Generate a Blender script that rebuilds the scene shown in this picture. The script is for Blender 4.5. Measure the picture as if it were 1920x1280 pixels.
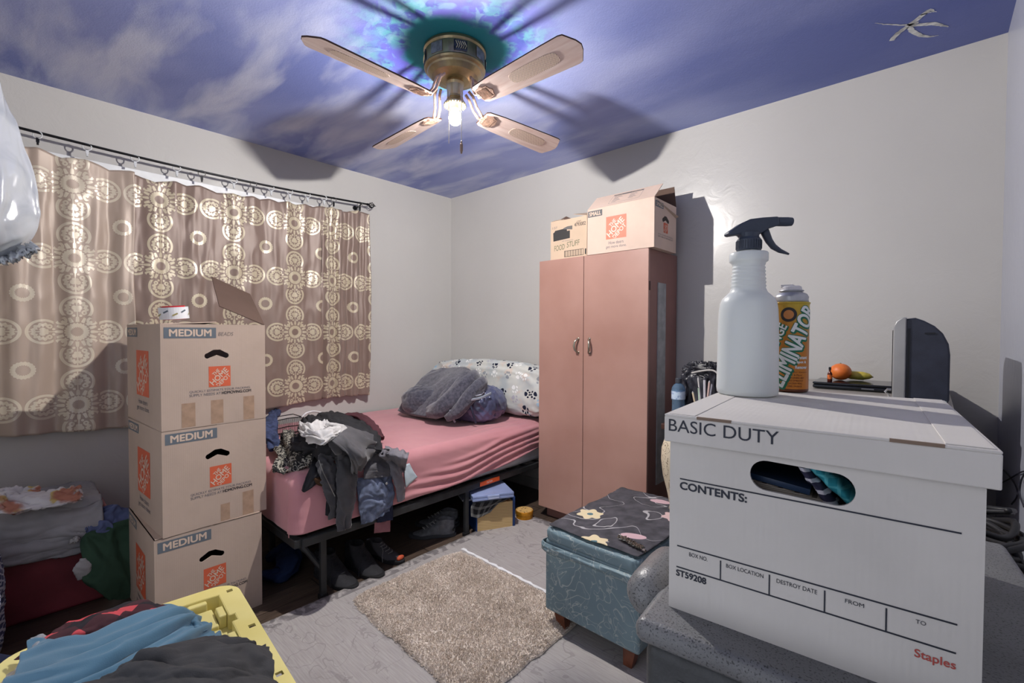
import bpy, bmesh, math, random
import numpy as np
from mathutils import Vector, Matrix

for _o in list(bpy.data.objects): bpy.data.objects.remove(_o)
random.seed(7); rng = np.random.default_rng(7)
PI = math.pi; R = math.radians
SC = bpy.context.scene; COL = SC.collection

# ------------------------------------------------------------------ camera, world, light, exposure
FPX, YAW, PITCH, ROLL = 861.5, 42.44, -1.24, .178
CAM = Vector((3.280, -2.752, 1.221))
_F = Vector((-math.sin(R(YAW))*math.cos(R(PITCH)), math.cos(R(YAW))*math.cos(R(PITCH)), math.sin(R(PITCH))))
_R = Vector((math.cos(R(YAW)), math.sin(R(YAW)), 0)); _U = _R.cross(_F)
_R, _U = _R*math.cos(R(ROLL)) + _U*math.sin(R(ROLL)), _U*math.cos(R(ROLL)) - _R*math.sin(R(ROLL))
cd = bpy.data.cameras.new('camera'); cam = bpy.data.objects.new('camera', cd); COL.objects.link(cam)
cd.sensor_width = 36; cd.lens = 36*FPX/1920; cd.clip_start = .02
cam.matrix_world = Matrix(((_R.x, _U.x, -_F.x, CAM.x), (_R.y, _U.y, -_F.y, CAM.y), (_R.z, _U.z, -_F.z, CAM.z), (0, 0, 0, 1)))
SC.camera = cam
W = bpy.data.worlds.new('world'); SC.world = W; W.use_nodes = True
W.node_tree.nodes['Background'].inputs[0].default_value = (.75, .82, 1, 1)
W.node_tree.nodes['Background'].inputs[1].default_value = .6
SC.view_settings.view_transform = 'Standard'; SC.view_settings.look = 'None'
SC.view_settings.gamma = 1; SC.view_settings.use_curve_mapping = False
SC.view_settings.exposure = 0.28
BULB_STRENGTH = 13000.0
FILL_LIGHT = 4.5
# unseen soft fill lamp added behind the camera, in the back wall's opening
ld = bpy.data.lights.new('fill_light', 'AREA'); ld.shape = 'RECTANGLE'; ld.size = 1.5; ld.size_y = 2.0
ld.energy = FILL_LIGHT; ld.color = (.98, .98, 1)
lo = bpy.data.objects.new('fill_light', ld); COL.objects.link(lo)
lo.location = (2.35, -3.28, 1.05); lo.rotation_euler = (R(90), 0, 0)

def at(px, py, x=None, y=None, z=None, d=None):
    """world point where a picture ray meets a plane of the room"""
    v = _F + _R*((px-960)/FPX) - _U*((py-640)/FPX)
    if d is not None: t = d
    elif x is not None: t = (x-CAM.x)/v.x
    elif y is not None: t = (y-CAM.y)/v.y
    else: t = (z-CAM.z)/v.z
    return CAM + v*t

# ------------------------------------------------------------------ materials
def lin(c):
    if isinstance(c, str): c = [int(c[i:i+2], 16) for i in (0, 2, 4)]
    o = []
    for k in c:
        k /= 255; o.append(k/12.92 if k <= .04045 else ((k+.055)/1.055)**2.4)
    return (*o, 1)
class S:
    """small wrapper: python arithmetic -> math nodes"""
    def __init__(s, nt, v): s.nt, s.v = nt, v
    def op(s, o, *a, clamp=False):
        n = s.nt.nodes.new('ShaderNodeMath'); n.operation = o; n.use_clamp = clamp
        for i, q in enumerate((s,)+a):
            q = q.v if isinstance(q, S) else q
            if isinstance(q, (int, float)): n.inputs[i].default_value = q
            else: s.nt.links.new(q, n.inputs[i])
        return S(s.nt, n.outputs[0])
    def __add__(s, o): return s.op('ADD', o)
    __radd__ = __add__
    def __mul__(s, o): return s.op('MULTIPLY', o)
    __rmul__ = __mul__
    def __sub__(s, o): return s.op('SUBTRACT', o)
    def __rsub__(s, o): return S(s.nt, float(o)).op('SUBTRACT', s)
    def __truediv__(s, o): return s.op('DIVIDE', o)
    def abs(s): return s.op('ABSOLUTE')
    def sin(s): return s.op('SINE')
    def cos(s): return s.op('COSINE')
    def max(s, o): return s.op('MAXIMUM', o)
    def min(s, o): return s.op('MINIMUM', o)
    def lt(s, o): return s.op('LESS_THAN', o)
    def gt(s, o): return s.op('GREATER_THAN', o)
    def fract(s): return s.op('FRACT')
    def sqrt(s): return s.op('SQRT')
    def atan2(s, o): return s.op('ARCTAN2', o)
def hyp(a, b): return (a*a + b*b).sqrt()
def band(v, a, b): return v.gt(a)*v.lt(b)
class Mat:
    def __init__(s, name, rough=.6, metal=0., spec=.5):
        s.m = bpy.data.materials.new(name); s.m.use_nodes = True; s.nt = s.m.node_tree
        s.b = s.nt.nodes['Principled BSDF']; s.b.inputs['Roughness'].default_value = rough
        s.b.inputs['Metallic'].default_value = metal; s.b.inputs['Specular IOR Level'].default_value = spec
        s.tc = s.nt.nodes.new('ShaderNodeTexCoord')
    def xyz(s, out='Object', scale=(1, 1, 1)):
        n = s.nt.nodes.new('ShaderNodeMapping'); n.inputs['Scale'].default_value = scale
        s.nt.links.new(s.tc.outputs[out], n.inputs[0]); q = s.nt.nodes.new('ShaderNodeSeparateXYZ'); s.nt.links.new(n.outputs[0], q.inputs[0])
        return [S(s.nt, q.outputs[i]) for i in range(3)]
    def noise(s, scale=5, detail=3, out='Object', stretch=(1, 1, 1), rough=.5, dist=0):
        n = s.nt.nodes.new('ShaderNodeMapping'); n.inputs['Scale'].default_value = stretch
        s.nt.links.new(s.tc.outputs[out], n.inputs[0])
        t = s.nt.nodes.new('ShaderNodeTexNoise'); t.inputs['Scale'].default_value = scale; t.inputs['Detail'].default_value = detail
        t.inputs['Roughness'].default_value = rough; t.inputs['Distortion'].default_value = dist
        s.nt.links.new(n.outputs[0], t.inputs['Vector']); return S(s.nt, t.outputs[0])
    def ramp(s, v, lo, hi):
        n = s.nt.nodes.new('ShaderNodeMapRange'); n.inputs[1].default_value = lo; n.inputs[2].default_value = hi
        s.nt.links.new(v.v, n.inputs[0]); return S(s.nt, n.outputs[0])
    def rgb(s, c):
        if isinstance(c, (str, list)) or (isinstance(c, tuple) and len(c) == 3): c = lin(c)
        return c
    def mix(s, f, a, b):
        n = s.nt.nodes.new('ShaderNodeMix'); n.data_type = 'RGBA'
        if isinstance(f, S): s.nt.links.new(f.v, n.inputs[0])
        else: n.inputs[0].default_value = f
        for i, q in ((6, a), (7, b)):
            q = s.rgb(q)
            if isinstance(q, tuple): n.inputs[i].default_value = q
            else: s.nt.links.new(q, n.inputs[i])
        return n.outputs[2]
    def color(s, c):
        c = s.rgb(c)
        if isinstance(c, tuple): s.b.inputs['Base Color'].default_value = c
        else: s.nt.links.new(c, s.b.inputs['Base Color'])
    def bump(s, h, dist=.001, strength=1):
        n = s.nt.nodes.new('ShaderNodeBump'); n.inputs['Distance'].default_value = dist; n.inputs['Strength'].default_value = strength
        s.nt.links.new(h.v, n.inputs['Height']); s.nt.links.new(n.outputs[0], s.b.inputs['Normal'])
    def rough(s, v): s.nt.links.new(v.v, s.b.inputs['Roughness'])
_mc = {}
def M(name, col, rough=.6, metal=0., var=.08, vs=6, bump=0., bs=300, spec=.4, sheen=0., col2=None):
    """plain procedural material: colour with soft noise variation and a fine bump"""
    if name in _mc: return _mc[name]
    m = Mat(name, rough, metal, spec); c = lin(col) if not (isinstance(col, tuple) and len(col) == 4) else col
    c2 = lin(col2) if col2 else tuple(max(0, k*(1-2*var)) for k in c[:3]) + (1,)
    c1 = c if col2 else tuple(min(1, k*(1+var)) for k in c[:3]) + (1,)
    m.color(m.mix(m.ramp(m.noise(vs, 4), .35, .65), c1, c2))
    if bump: m.bump(m.noise(bs, 3), bump)
    if sheen: m.b.inputs['Sheen Weight'].default_value = sheen
    _mc[name] = m.m; return m.m
def cloth(name, col, **k):
    k.setdefault('rough', .9); k.setdefault('bump', .0006); k.setdefault('bs', 500); k.setdefault('spec', .15); k.setdefault('var', .1); k.setdefault('vs', 14)
    return M(name, col, **k)
def glass(name, col, rough=.05, alpha=.35):
    m = Mat(name, rough); m.color(col); m.b.inputs['Transmission Weight'].default_value = 1; m.b.inputs['IOR'].default_value = 1.15
    return m.m

# ------------------------------------------------------------------ object helpers
def prop(o, label=None, cat=None, group=None, kind=None):
    if label: o['label'] = label
    if cat: o['category'] = cat
    if group: o['group'] = group
    if kind: o['kind'] = kind
    return o
def thing(name, label, cat, loc=(0, 0, 0), rz=0., group=None, rot=None):
    o = bpy.data.objects.new(name, None); o.empty_display_size = .05; COL.objects.link(o)
    o.location = loc; o.rotation_euler = rot if rot else (0, 0, rz)
    return prop(o, label, cat, group)
def link(name, me, mt, parent=None, mw=None, smooth=False):
    o = bpy.data.objects.new(name, me); COL.objects.link(o)
    if mt is not None:
        me.materials.clear()
        for q in (mt if isinstance(mt, (list, tuple)) else [mt]): me.materials.append(q)
    if parent is not None: o.parent = parent
    if mw is not None: o.matrix_local = mw
    if smooth:
        me.polygons.foreach_set('use_smooth', [True]*len(me.polygons))
    return o
def mesh(name, vs, fs, mt, parent=None, smooth=False, mw=None, uv=None):
    me = bpy.data.meshes.new(name); me.from_pydata([tuple(map(float, v)) for v in vs], [], [tuple(map(int, f)) for f in fs]); me.update()
    if uv is not None:
        l = me.uv_layers.new(name='uv'); idx = np.empty(len(me.loops), dtype=np.int32); me.loops.foreach_get('vertex_index', idx)
        l.data.foreach_set('uv', np.asarray(uv, dtype=np.float32)[idx].ravel())
    return link(name, me, mt, parent, mw, smooth)
class B:
    """collects shapes into one bmesh"""
    def __init__(s): s.bm = bmesh.new()
    def box(s, a, b, mx=None):
        a, b = Vector(a), Vector(b); c = (a+b)/2; d = b-a
        m = Matrix.Translation(c) @ Matrix.Diagonal((*[max(abs(q), 1e-5) for q in d], 1))
        if mx is not None: m = mx @ m
        bmesh.ops.create_cube(s.bm, size=1, matrix=m); return s
    def cyl(s, p, q, r, r2=None, seg=16, caps=True):
        p, q = Vector(p), Vector(q); d = q-p
        m = Matrix.Translation((p+q)/2) @ d.to_track_quat('Z', 'Y').to_matrix().to_4x4()
        bmesh.ops.create_cone(s.bm, cap_ends=caps, segments=seg, radius1=r, radius2=r if r2 is None else r2, depth=d.length, matrix=m); return s
    def sph(s, c, r, sc=(1, 1, 1), seg=16, mx=None):
        m = Matrix.Translation(c) @ (mx if mx is not None else Matrix()) @ Matrix.Diagonal((*[k*r for k in sc], 1))
        bmesh.ops.create_uvsphere(s.bm, u_segments=seg, v_segments=max(6, seg*2//3), radius=1, matrix=m); return s
    def tube(s, pts, r, seg=8, closed=False):
        pts = [Vector(p) for p in pts]; n = len(pts); rs = r if hasattr(r, '__len__') else [r]*n
        rings = []; up = Vector((0, 0, 1)); prev = None
        for i, p in enumerate(pts):
            a = pts[(i-1) % n] if (closed or i > 0) else p; b = pts[(i+1) % n] if (closed or i < n-1) else p
            t = (b-a).normalized()
            if prev is None:
                x = t.orthogonal().normalized()
            else: x = (prev - t*prev.dot(t)).normalized()
            prev = x; y = t.cross(x)
            rings.append([s.bm.verts.new(p + (x*math.cos(2*PI*k/seg) + y*math.sin(2*PI*k/seg))*rs[i]) for k in range(seg)])
        for i in range(n if closed else n-1):
            A, Bq = rings[i], rings[(i+1) % n]
            for k in range(seg): s.bm.faces.new((A[k], A[(k+1) % seg], Bq[(k+1) % seg], Bq[k]))
        if not closed:
            s.bm.faces.new(rings[0][::-1]); s.bm.faces.new(rings[-1])
        return s
    def lathe(s, prof, c=(0, 0, 0), seg=32, mx=None, sx=1, sy=1):
        rings = []; mx = mx if mx is not None else Matrix(); c = Vector(c)
        for r, z in prof:
            rings.append([s.bm.verts.new(mx @ (c + Vector((r*sx*math.cos(2*PI*k/seg), r*sy*math.sin(2*PI*k/seg), z)))) for k in range(seg)])
        for A, Bq in zip(rings, rings[1:]):
            for k in range(seg): s.bm.faces.new((A[k], A[(k+1) % seg], Bq[(k+1) % seg], Bq[k]))
        if prof[0][0] > 1e-4: s.bm.faces.new(rings[0][::-1])
        if prof[-1][0] > 1e-4: s.bm.faces.new(rings[-1])
        return s
    def poly(s, pts, vec):
        """prism: polygon extruded by vec"""
        vec = Vector(vec); a = [s.bm.verts.new(Vector(p)) for p in pts]; b = [s.bm.verts.new(Vector(p)+vec) for p in pts]; n = len(a)
        s.bm.faces.new(a[::-1]); s.bm.faces.new(b)
        for i in range(n): s.bm.faces.new((a[i], a[(i+1) % n], b[(i+1) % n], b[i]))
        return s
    def done(s, name, mt, parent=None, bevel=0, seg=2, smooth=False, mw=None, sub=0):
        bmesh.ops.recalc_face_normals(s.bm, faces=s.bm.faces)
        me = bpy.data.meshes.new(name); s.bm.to_mesh(me); s.bm.free()
        o = link(name, me, mt, parent, mw, smooth)
        if bevel:
            b = o.modifiers.new('bevel', 'BEVEL'); b.width = bevel; b.segments = seg; b.limit_method = 'ANGLE'; b.angle_limit = R(35)
            if seg > 2: me.polygons.foreach_set('use_smooth', [True]*len(me.polygons)); w = o.modifiers.new('wn', 'WEIGHTED_NORMAL')
        if sub:
            q = o.modifiers.new('sub', 'SUBSURF'); q.levels = q.render_levels = sub
        return o
def curve_mesh(cu, name):
    o = bpy.data.objects.new('tmp', cu); COL.objects.link(o); dg = bpy.context.evaluated_depsgraph_get(); dg.update()
    me = bpy.data.meshes.new_from_object(o.evaluated_get(dg)); bpy.data.objects.remove(o); me.name = name; return me
def plate(name, outlines, thick, mt, parent, mw):
    """flat plate with holes: outlines in local xy, thickness along local z"""
    cu = bpy.data.curves.new('c', 'CURVE'); cu.dimensions = '2D'; cu.fill_mode = 'BOTH'; cu.extrude = thick/2
    for ol in outlines:
        sp = cu.splines.new('POLY'); sp.points.add(len(ol)-1); sp.use_cyclic_u = True
        for i, p in enumerate(ol): sp.points[i].co = (p[0], p[1], 0, 1)
    return link(name, curve_mesh(cu, name), mt, parent, mw)
def text_mesh(body, w, h=None, bold=0., shear=0., italic=False, spacing=1.):
    cu = bpy.data.curves.new('t', 'FONT'); cu.body = body; cu.size = 1; cu.shear = shear; cu.resolution_u = 4; cu.space_character = spacing
    me = curve_mesh(cu, 'lettering'); n = len(me.vertices); co = np.empty(n*3); me.vertices.foreach_get('co', co); co = co.reshape(-1, 3)
    mn, mx = co.min(0), co.max(0); sx = w/(mx[0]-mn[0]); sy = sx if h is None else h/(mx[1]-mn[1])
    co[:, 0] = (co[:, 0]-mn[0])*sx; co[:, 1] = (co[:, 1]-mn[1])*sy; co[:, 2] = 0
    if bold > 0:                                              # heavier strokes: the outline repeated round itself
        b = bold*(mx[1]-mn[1])*sy*1.4; fs = [tuple(p.vertices) for p in me.polygons]; vs = []; ff = []; b_ = 0
        for k in range(8):
            a = k*PI/4; vs.append(co + np.array([b*math.cos(a), b*math.sin(a), 2.5e-5*k])); ff += [tuple(i+b_ for i in f) for f in fs]; b_ += n
        m2 = bpy.data.meshes.new('lettering'); m2.from_pydata([tuple(q) for q in np.concatenate(vs)], [], ff); m2.update(); return m2
    me.vertices.foreach_set('co', co.ravel()); me.update(); return me
FRONT = Matrix.Rotation(R(90), 4, 'X')
LEFT = Matrix(((0, 0, -1, 0), (-1, 0, 0, 0), (0, 1, 0, 0), (0, 0, 0, 1)))
RIGHT = Matrix(((0, 0, 1, 0), (1, 0, 0, 0), (0, 1, 0, 0), (0, 0, 0, 1)))
T = lambda x, y, z: Matrix.Translation((x, y, z))
def text(name, body, w, h, mt, parent, mw, **k):
    return link(name, text_mesh(body, w, h, **k), mt, parent, mw)
def rect_mesh(name, w, h, mt, parent, mw):
    return mesh(name, [(0, 0, 0), (w, 0, 0), (w, h, 0), (0, h, 0)], [(0, 1, 2, 3)], mt, parent, mw=mw)

# ---- numpy noise for cloth
_perm = rng.permutation(512); _g = rng.uniform(-1, 1, 1024)
def vn(x, y, seed=0):
    x = np.asarray(x, float)+seed*17.3; y = np.asarray(y, float)+seed*7.9
    xi = np.floor(x).astype(int); yi = np.floor(y).astype(int); fx = x-xi; fy = y-yi
    fx = fx*fx*(3-2*fx); fy = fy*fy*(3-2*fy)
    h = lambda a, b: _g[(_perm[(a & 511)] + b*57) & 1023]
    return (h(xi, yi)*(1-fx)+h(xi+1, yi)*fx)*(1-fy) + (h(xi, yi+1)*(1-fx)+h(xi+1, yi+1)*fx)*fy
def fbm(x, y, seed=0, o=3):
    return sum(vn(x*2**i, y*2**i, seed+i*3)/2**i for i in range(o))
def ridge(x, y, seed=0):
    """crease-like noise: soft ridges with sharp valleys"""
    return (1-np.abs(fbm(x, y, seed, 2))*1.6)
def catmull(P, n):
    P = np.asarray(P, float); m = len(P)
    if m == 2: t = np.linspace(0, 1, n)[:, None]; return P[0]*(1-t.reshape((-1,)+(1,)*(P.ndim-1))) + P[1]*t.reshape((-1,)+(1,)*(P.ndim-1))
    Q = np.concatenate([[2*P[0]-P[1]], P, [2*P[-1]-P[-2]]]); t = np.linspace(0, m-1-1e-9, n); i = t.astype(int); f = (t-i).reshape((-1,)+(1,)*(P.ndim-1))
    a, b, c, d = Q[i], Q[i+1], Q[i+2], Q[i+3]
    return .5*((2*b)+(-a+c)*f+(2*a-5*b+4*c-d)*f**2+(-a+3*b-3*c+d)*f**3)
def grid_normals(G):
    du = np.gradient(G, axis=0); dv = np.gradient(G, axis=1); n = np.cross(du, dv); return n/(np.linalg.norm(n, axis=2, keepdims=True)+1e-12)
def grid_obj(name, G, mt, parent=None, thick=0., uvs=None, sub=0, flip=False, close_u=False):
    nu, nv = G.shape[:2]; idx = np.arange(nu*nv).reshape(nu, nv)
    a = idx[:-1, :-1].ravel(); b = idx[1:, :-1].ravel(); c = idx[1:, 1:].ravel(); d = idx[:-1, 1:].ravel()
    f = np.stack([a, b, c, d] if not flip else [a, d, c, b], 1)
    if uvs is None:
        U = np.cumsum(np.r_[0, np.linalg.norm(np.diff(G[:, nv//2], axis=0), axis=1)]); V = np.cumsum(np.r_[0, np.linalg.norm(np.diff(G[nu//2], axis=0), axis=1)])
        uvs = np.stack(np.meshgrid(U, V, indexing='ij'), 2)
    o = mesh(name, G.reshape(-1, 3), f, mt, parent, True, uv=uvs.reshape(-1, 2))
    if thick:
        m = o.modifiers.new('solid', 'SOLIDIFY'); m.thickness = thick; m.offset = 0
    if sub: m = o.modifiers.new('sub', 'SUBSURF'); m.levels = m.render_levels = sub
    return o
def sheet(name, rows, mt, parent=None, nu=50, nv=50, wr=.008, wf=(3, 8), seed=1, thick=.003, edge=.0, uvs=None, fine=.002):
    """cloth sheet through a net of control points (rows), with folds along the row direction"""
    n = max(len(r) for r in rows); rows = [catmull([tuple(p) for p in r], 24) for r in rows]
    G = catmull(np.array(rows), nu); G = catmull(G.transpose(1, 0, 2), nv).transpose(1, 0, 2)
    N = grid_normals(G); u, v = np.meshgrid(np.linspace(0, 1, nu), np.linspace(0, 1, nv), indexing='ij')
    wu = u + .15*fbm(u*2, v*2, seed+5); wv = v + .15*fbm(u*2+3, v*2, seed+9)
    D = wr*(ridge(wu*wf[0], wv*wf[1], seed)-.5) + fine*fbm(wu*wf[0]*4, wv*wf[1]*3, seed+2)
    G = G + N*D[..., None]
    if edge:
        e = edge*fbm(u*9, v*9, seed+4)[..., None]*(np.maximum(np.abs(u-.5), np.abs(v-.5)) > .4)[..., None]; G = G + e*np.array([1, 1, 0])
    return grid_obj(name, G, mt, parent, thick, uvs)
def limb(name, path, widths, heights, mt, parent=None, nu=60, nv=28, wr=.008, wf=9, seed=1, side=None, cap=True):
    """flattened cloth tube (sleeve, trouser leg) along a path"""
    C = catmull([tuple(p) for p in path], nu); t = np.gradient(C, axis=0); t /= np.linalg.norm(t, axis=1, keepdims=True)
    Wd = catmull(np.array(widths)[:, None], nu)[:, 0]; Ht = catmull(np.array(heights)[:, None], nu)[:, 0]
    sd = np.array(side if side is not None else (0, 0, 1), float); x = np.cross(t, sd); x /= np.linalg.norm(x, axis=1, keepdims=True); y = np.cross(x, t)
    a = np.linspace(0, 2*PI, nv, endpoint=False); G = np.zeros((nu, nv, 3))
    for k, q in enumerate(a):
        G[:, k] = C + x*(Wd*math.cos(q))[:, None] + y*(Ht*math.copysign(abs(math.sin(q))**.8, math.sin(q)))[:, None]
    u, v = np.meshgrid(np.linspace(0, 1, nu), a/(2*PI), indexing='ij')
    cv = np.cos(2*PI*v); sv = np.sin(2*PI*v)
    D = wr*(ridge(u*wf+cv*.8, sv*1.3+cv, seed)-.6) + wr*.3*fbm(u*wf*3, sv*4+cv*3, seed+3)
    rad = G - C[:, None]; rad /= np.linalg.norm(rad, axis=2, keepdims=True)+1e-9; G = G + rad*D[..., None]
    if cap:
        e0 = C[0]+(G[0]-C[0])*.35; e1 = C[-1]+(G[-1]-C[-1])*.35; G = np.concatenate([e0[None]+(C[1]-C[0])*.8, G, e1[None]-(C[-1]-C[-2])*.8])
    G = np.concatenate([G, G[:, :1]], 1)
    return grid_obj(name, G, mt, parent)
def blob(name, c, size, mt, parent=None, e1=.5, e2=.5, rz=0., rot=None, wr=.01, wf=4, seed=1, n=56, deform=None, mw=None):
    """superellipsoid with creases; size = half extents"""
    th = np.linspace(-PI/2, PI/2, n); ph = np.linspace(-PI, PI, n*2)
    f = lambda w, m: np.sign(w)*np.abs(w)**m
    Tn, Pn = np.meshgrid(th, ph, indexing='ij')
    X = f(np.cos(Tn), e1)*f(np.cos(Pn), e2); Y = f(np.cos(Tn), e1)*f(np.sin(Pn), e2); Z = f(np.sin(Tn), e1)
    G = np.stack([X*size[0], Y*size[1], Z*size[2]], 2); D = wr*(ridge(X*wf+Z*1.7, Y*wf+Z*2.3, seed)-.6) + wr*.4*fbm(X*wf*3+Z*4, Y*wf*3-Z*3, seed+2)
    N = np.stack([X/size[0], Y/size[1], Z/size[2]], 2); N /= np.linalg.norm(N, axis=2, keepdims=True)+1e-9
    G = G + N*D[..., None]
    if deform: G = deform(G)
    m = (Matrix.Translation(c) @ (rot.to_4x4() if rot is not None else Matrix.Rotation(rz, 4, 'Z')))
    Mx = np.array(m); G = G @ Mx[:3, :3].T + Mx[:3, 3]
    G[:, -1] = G[:, 0]
    uv = np.stack([(Pn/(2*PI))*2*(size[0]+size[1])*1.6, Tn/PI*(size[2]+max(size[0], size[1]))*1.8], 2)
    return grid_obj(name, G, mt, parent, uvs=uv)
def world_of(o):
    m = o.matrix_basis.copy()
    return world_of(o.parent) @ o.matrix_parent_inverse @ m if o.parent else m
def wp(o):
    """keep world coordinates for a mesh whose parent stands elsewhere"""
    o.matrix_parent_inverse = world_of(o.parent).inverted(); return o

# ------------------------------------------------------------------ the room
RW, RH, YB = 3.487, 2.44, -3.32
def wall_mat(name, col, gloss=.30):
    m = Mat(name, gloss, 0, .5); n = m.noise(1.3, 5); m.color(m.mix(m.ramp(n, .35, .7), lin(col), tuple(k*.93 for k in lin(col)[:3])+(1,)))
    a = m.noise(9, 6, dist=1.2); b = m.noise(120, 3)
    m.bump(a*1.0 + b*.10, .005, .5); return m.m
grey_wall = wall_mat('grey_wall_paint', (186, 184, 181))
blue_wall = wall_mat('bluish_wall_paint', (168, 171, 184))
def struct(name, bb, m, **k):
    o = bb.done(name, m, **k); o['kind'] = 'structure'; return o
# window wall with a real opening behind the curtain
WY0, WY1, WZ0, WZ1 = -2.62, -1.05, .98, 2.03
b = B().box((-.12, YB-.12, 0), (0, WY0, RH)).box((-.12, WY1, 0), (0, .12, RH)).box((-.12, WY0, 0), (0, WY1, WZ0)).box((-.12, WY0, WZ1), (0, WY1, RH))
struct('wall_left', b, grey_wall)
struct('wall_far', B().box((0, 0, 0), (RW, .12, RH)), grey_wall)
struct('wall_right', B().box((RW, YB-.12, 0), (RW+.12, .12, RH)), blue_wall)
struct('wall_back', B().box((0, YB-.12, 0), (1.55, YB, RH)).box((3.2, YB-.12, 0), (RW, YB, RH)).box((1.55, YB-.12, 2.06), (3.2, YB, RH)), grey_wall)  # unseen wall; its wide opening is added to let fill light in
# window frame, sill and pane
wh = M('white_window_paint', (228, 230, 232), .4)
fr = B()
for a, c in (((-.09, WY0, WZ0), (-.04, WY0+.05, WZ1)), ((-.09, WY1-.05, WZ0), (-.04, WY1, WZ1)), ((-.09, WY0, WZ0), (-.04, WY1, WZ0+.05)), ((-.09, WY0, WZ1-.05), (-.04, WY1, WZ1)), ((-.085, (WY0+WY1)/2-.025, WZ0), (-.045, (WY0+WY1)/2+.025, WZ1))): fr.box(a, c)
wf = struct('window_1', fr, wh)
gl = Mat('window_glass', .02); gl.color((200, 210, 220)); gl.b.inputs['Transmission Weight'].default_value = 1
B().box((-.067, WY0+.05, WZ0+.05), (-.063, WY1-.05, WZ1-.05)).done('pane', gl.m, wf)
# white casing above the curtain
struct('trim_1', B().box((0, WY0-.06, WZ1), (.018, WY1+.06, 2.11)), wh, bevel=.003)

# floor: dark wood planks running along the room
m = Mat('dark_wood_floor', .38); x, y, z = m.xyz(); row = (x/.13).op('FLOOR'); ln = (y/.9+row*.37).op('FLOOR')
tone = (row*12.9898+ln*78.233).sin()*43758.5; tone = tone.fract()
g = m.noise(14, 5, stretch=(9, .6, 1), dist=.6); c = m.mix(m.ramp(g, .3, .7), (62, 51, 44), (104, 88, 76)); c = m.mix(tone*.45, c, (54, 44, 39))
seam = ((x/.13).fract()-.5).abs().gt(.487).max(((y/.9+row*.37).fract()-.5).abs().gt(.497)); c = m.mix(seam, c, (25, 20, 18)); m.color(c); m.bump(g*.5 - seam, .001)
struct('floor', B().box((-.12, YB-.12, -.1), (RW+.12, .12, 0)), m.m)

# ceiling: periwinkle with brushed pale streaks, sponged teal cloud round the fan
FX, FY = 1.725, -1.425
m = Mat('blue_painted_ceiling', .68, 0, .3); x, y, z = m.xyz()
s1 = m.noise(.9, 3, stretch=(1, 2.2, 1), dist=.25, rough=.45); s2 = m.noise(1.5, 4, stretch=(1, 3.2, 1), dist=.3, rough=.5); s3 = m.noise(26, 4, dist=.5)
base = m.mix(m.ramp(s1, .36, .62), (112, 124, 182), (150, 159, 206))
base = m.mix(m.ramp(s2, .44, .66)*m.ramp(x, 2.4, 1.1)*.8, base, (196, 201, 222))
base = m.mix(m.ramp(x, 2.3, 3.4)*.55, base, (76, 87, 146))  # darker toward the right wall: grazing light falloff painted into the colour
dx = x-FX; dy = y-FY; r = hyp(dx, dy) + (m.noise(7, 4)-.5)*.16
cloud = m.mix(m.ramp(s3, .42, .58), (70, 84, 156), (84, 146, 160)); cloud = m.mix(m.ramp(m.noise(5, 3), .45, .6), cloud, (96, 96, 186)); cloud = m.mix(m.ramp(m.noise(11, 3, dist=1), .55, .62)*.6, cloud, (120, 158, 180))
base = m.mix(m.ramp(r, .50, .30), base, cloud); base = m.mix(m.ramp(r, .235, .20), base, (38, 128, 140)); m.color(base)
m.bump(m.noise(160, 3)*.6 + m.noise(30, 2)*.4, .0015)
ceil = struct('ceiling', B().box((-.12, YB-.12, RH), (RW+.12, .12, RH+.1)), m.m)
# white brushed paint mark near the right wall
def strip(pts, ws, z):
    P = catmull([(p[0], p[1], z) for p in pts], 24); Wd = catmull(np.array(ws)[:, None], 24)[:, 0]; t = np.gradient(P, axis=0); n = np.stack([-t[:, 1], t[:, 0], 0*t[:, 0]], 1); n /= np.linalg.norm(n, axis=1, keepdims=True)
    n2 = vn(np.arange(24)*.9, np.zeros(24), len(pts))[:, None]*.003
    return np.stack([P-n*(Wd[:, None]+n2), P+n*(Wd[:, None]-n2)], 1)
wm = M('white_brush_paint', (206, 208, 206), .5, var=.2, vs=40)
vs, fs = [], []
for pix, ws in (([(1640, 43), (1672, 46), (1700, 46), (1722, 42)], [.001, .003, .004, .006]), ([(1671, 76), (1684, 62), (1703, 48), (1722, 34), (1742, 19), (1752, 20)], [.009, .010, .010, .010, .008, .002]),
                ([(1704, 47), (1728, 46), (1752, 44), (1778, 50)], [.006, .009, .009, .002]), ([(1704, 50), (1716, 62), (1738, 68), (1760, 66)], [.009, .009, .006, .001]), ([(1726, 28), (1745, 22), (1757, 21)], [.004, .003, .001])):
    G = strip([at(px, py, z=RH) for px, py in pix], ws, RH-.0012); o = len(vs); vs += list(G.reshape(-1, 3)); fs += [(o+2*i, o+2*i+1, o+2*i+3, o+2*i+2) for i in range(23)]
mesh('paint_mark', vs, fs, wm, ceil)
struct('baseboard_left', B().box((0, YB, 0), (.012, 0, .08)), M('baseboard_paint', (170, 168, 165), .5))
struct('baseboard_far', B().box((.012, -.012, 0), (RW, 0, .08)), M('baseboard_paint', (170, 168, 165), .5))

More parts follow.
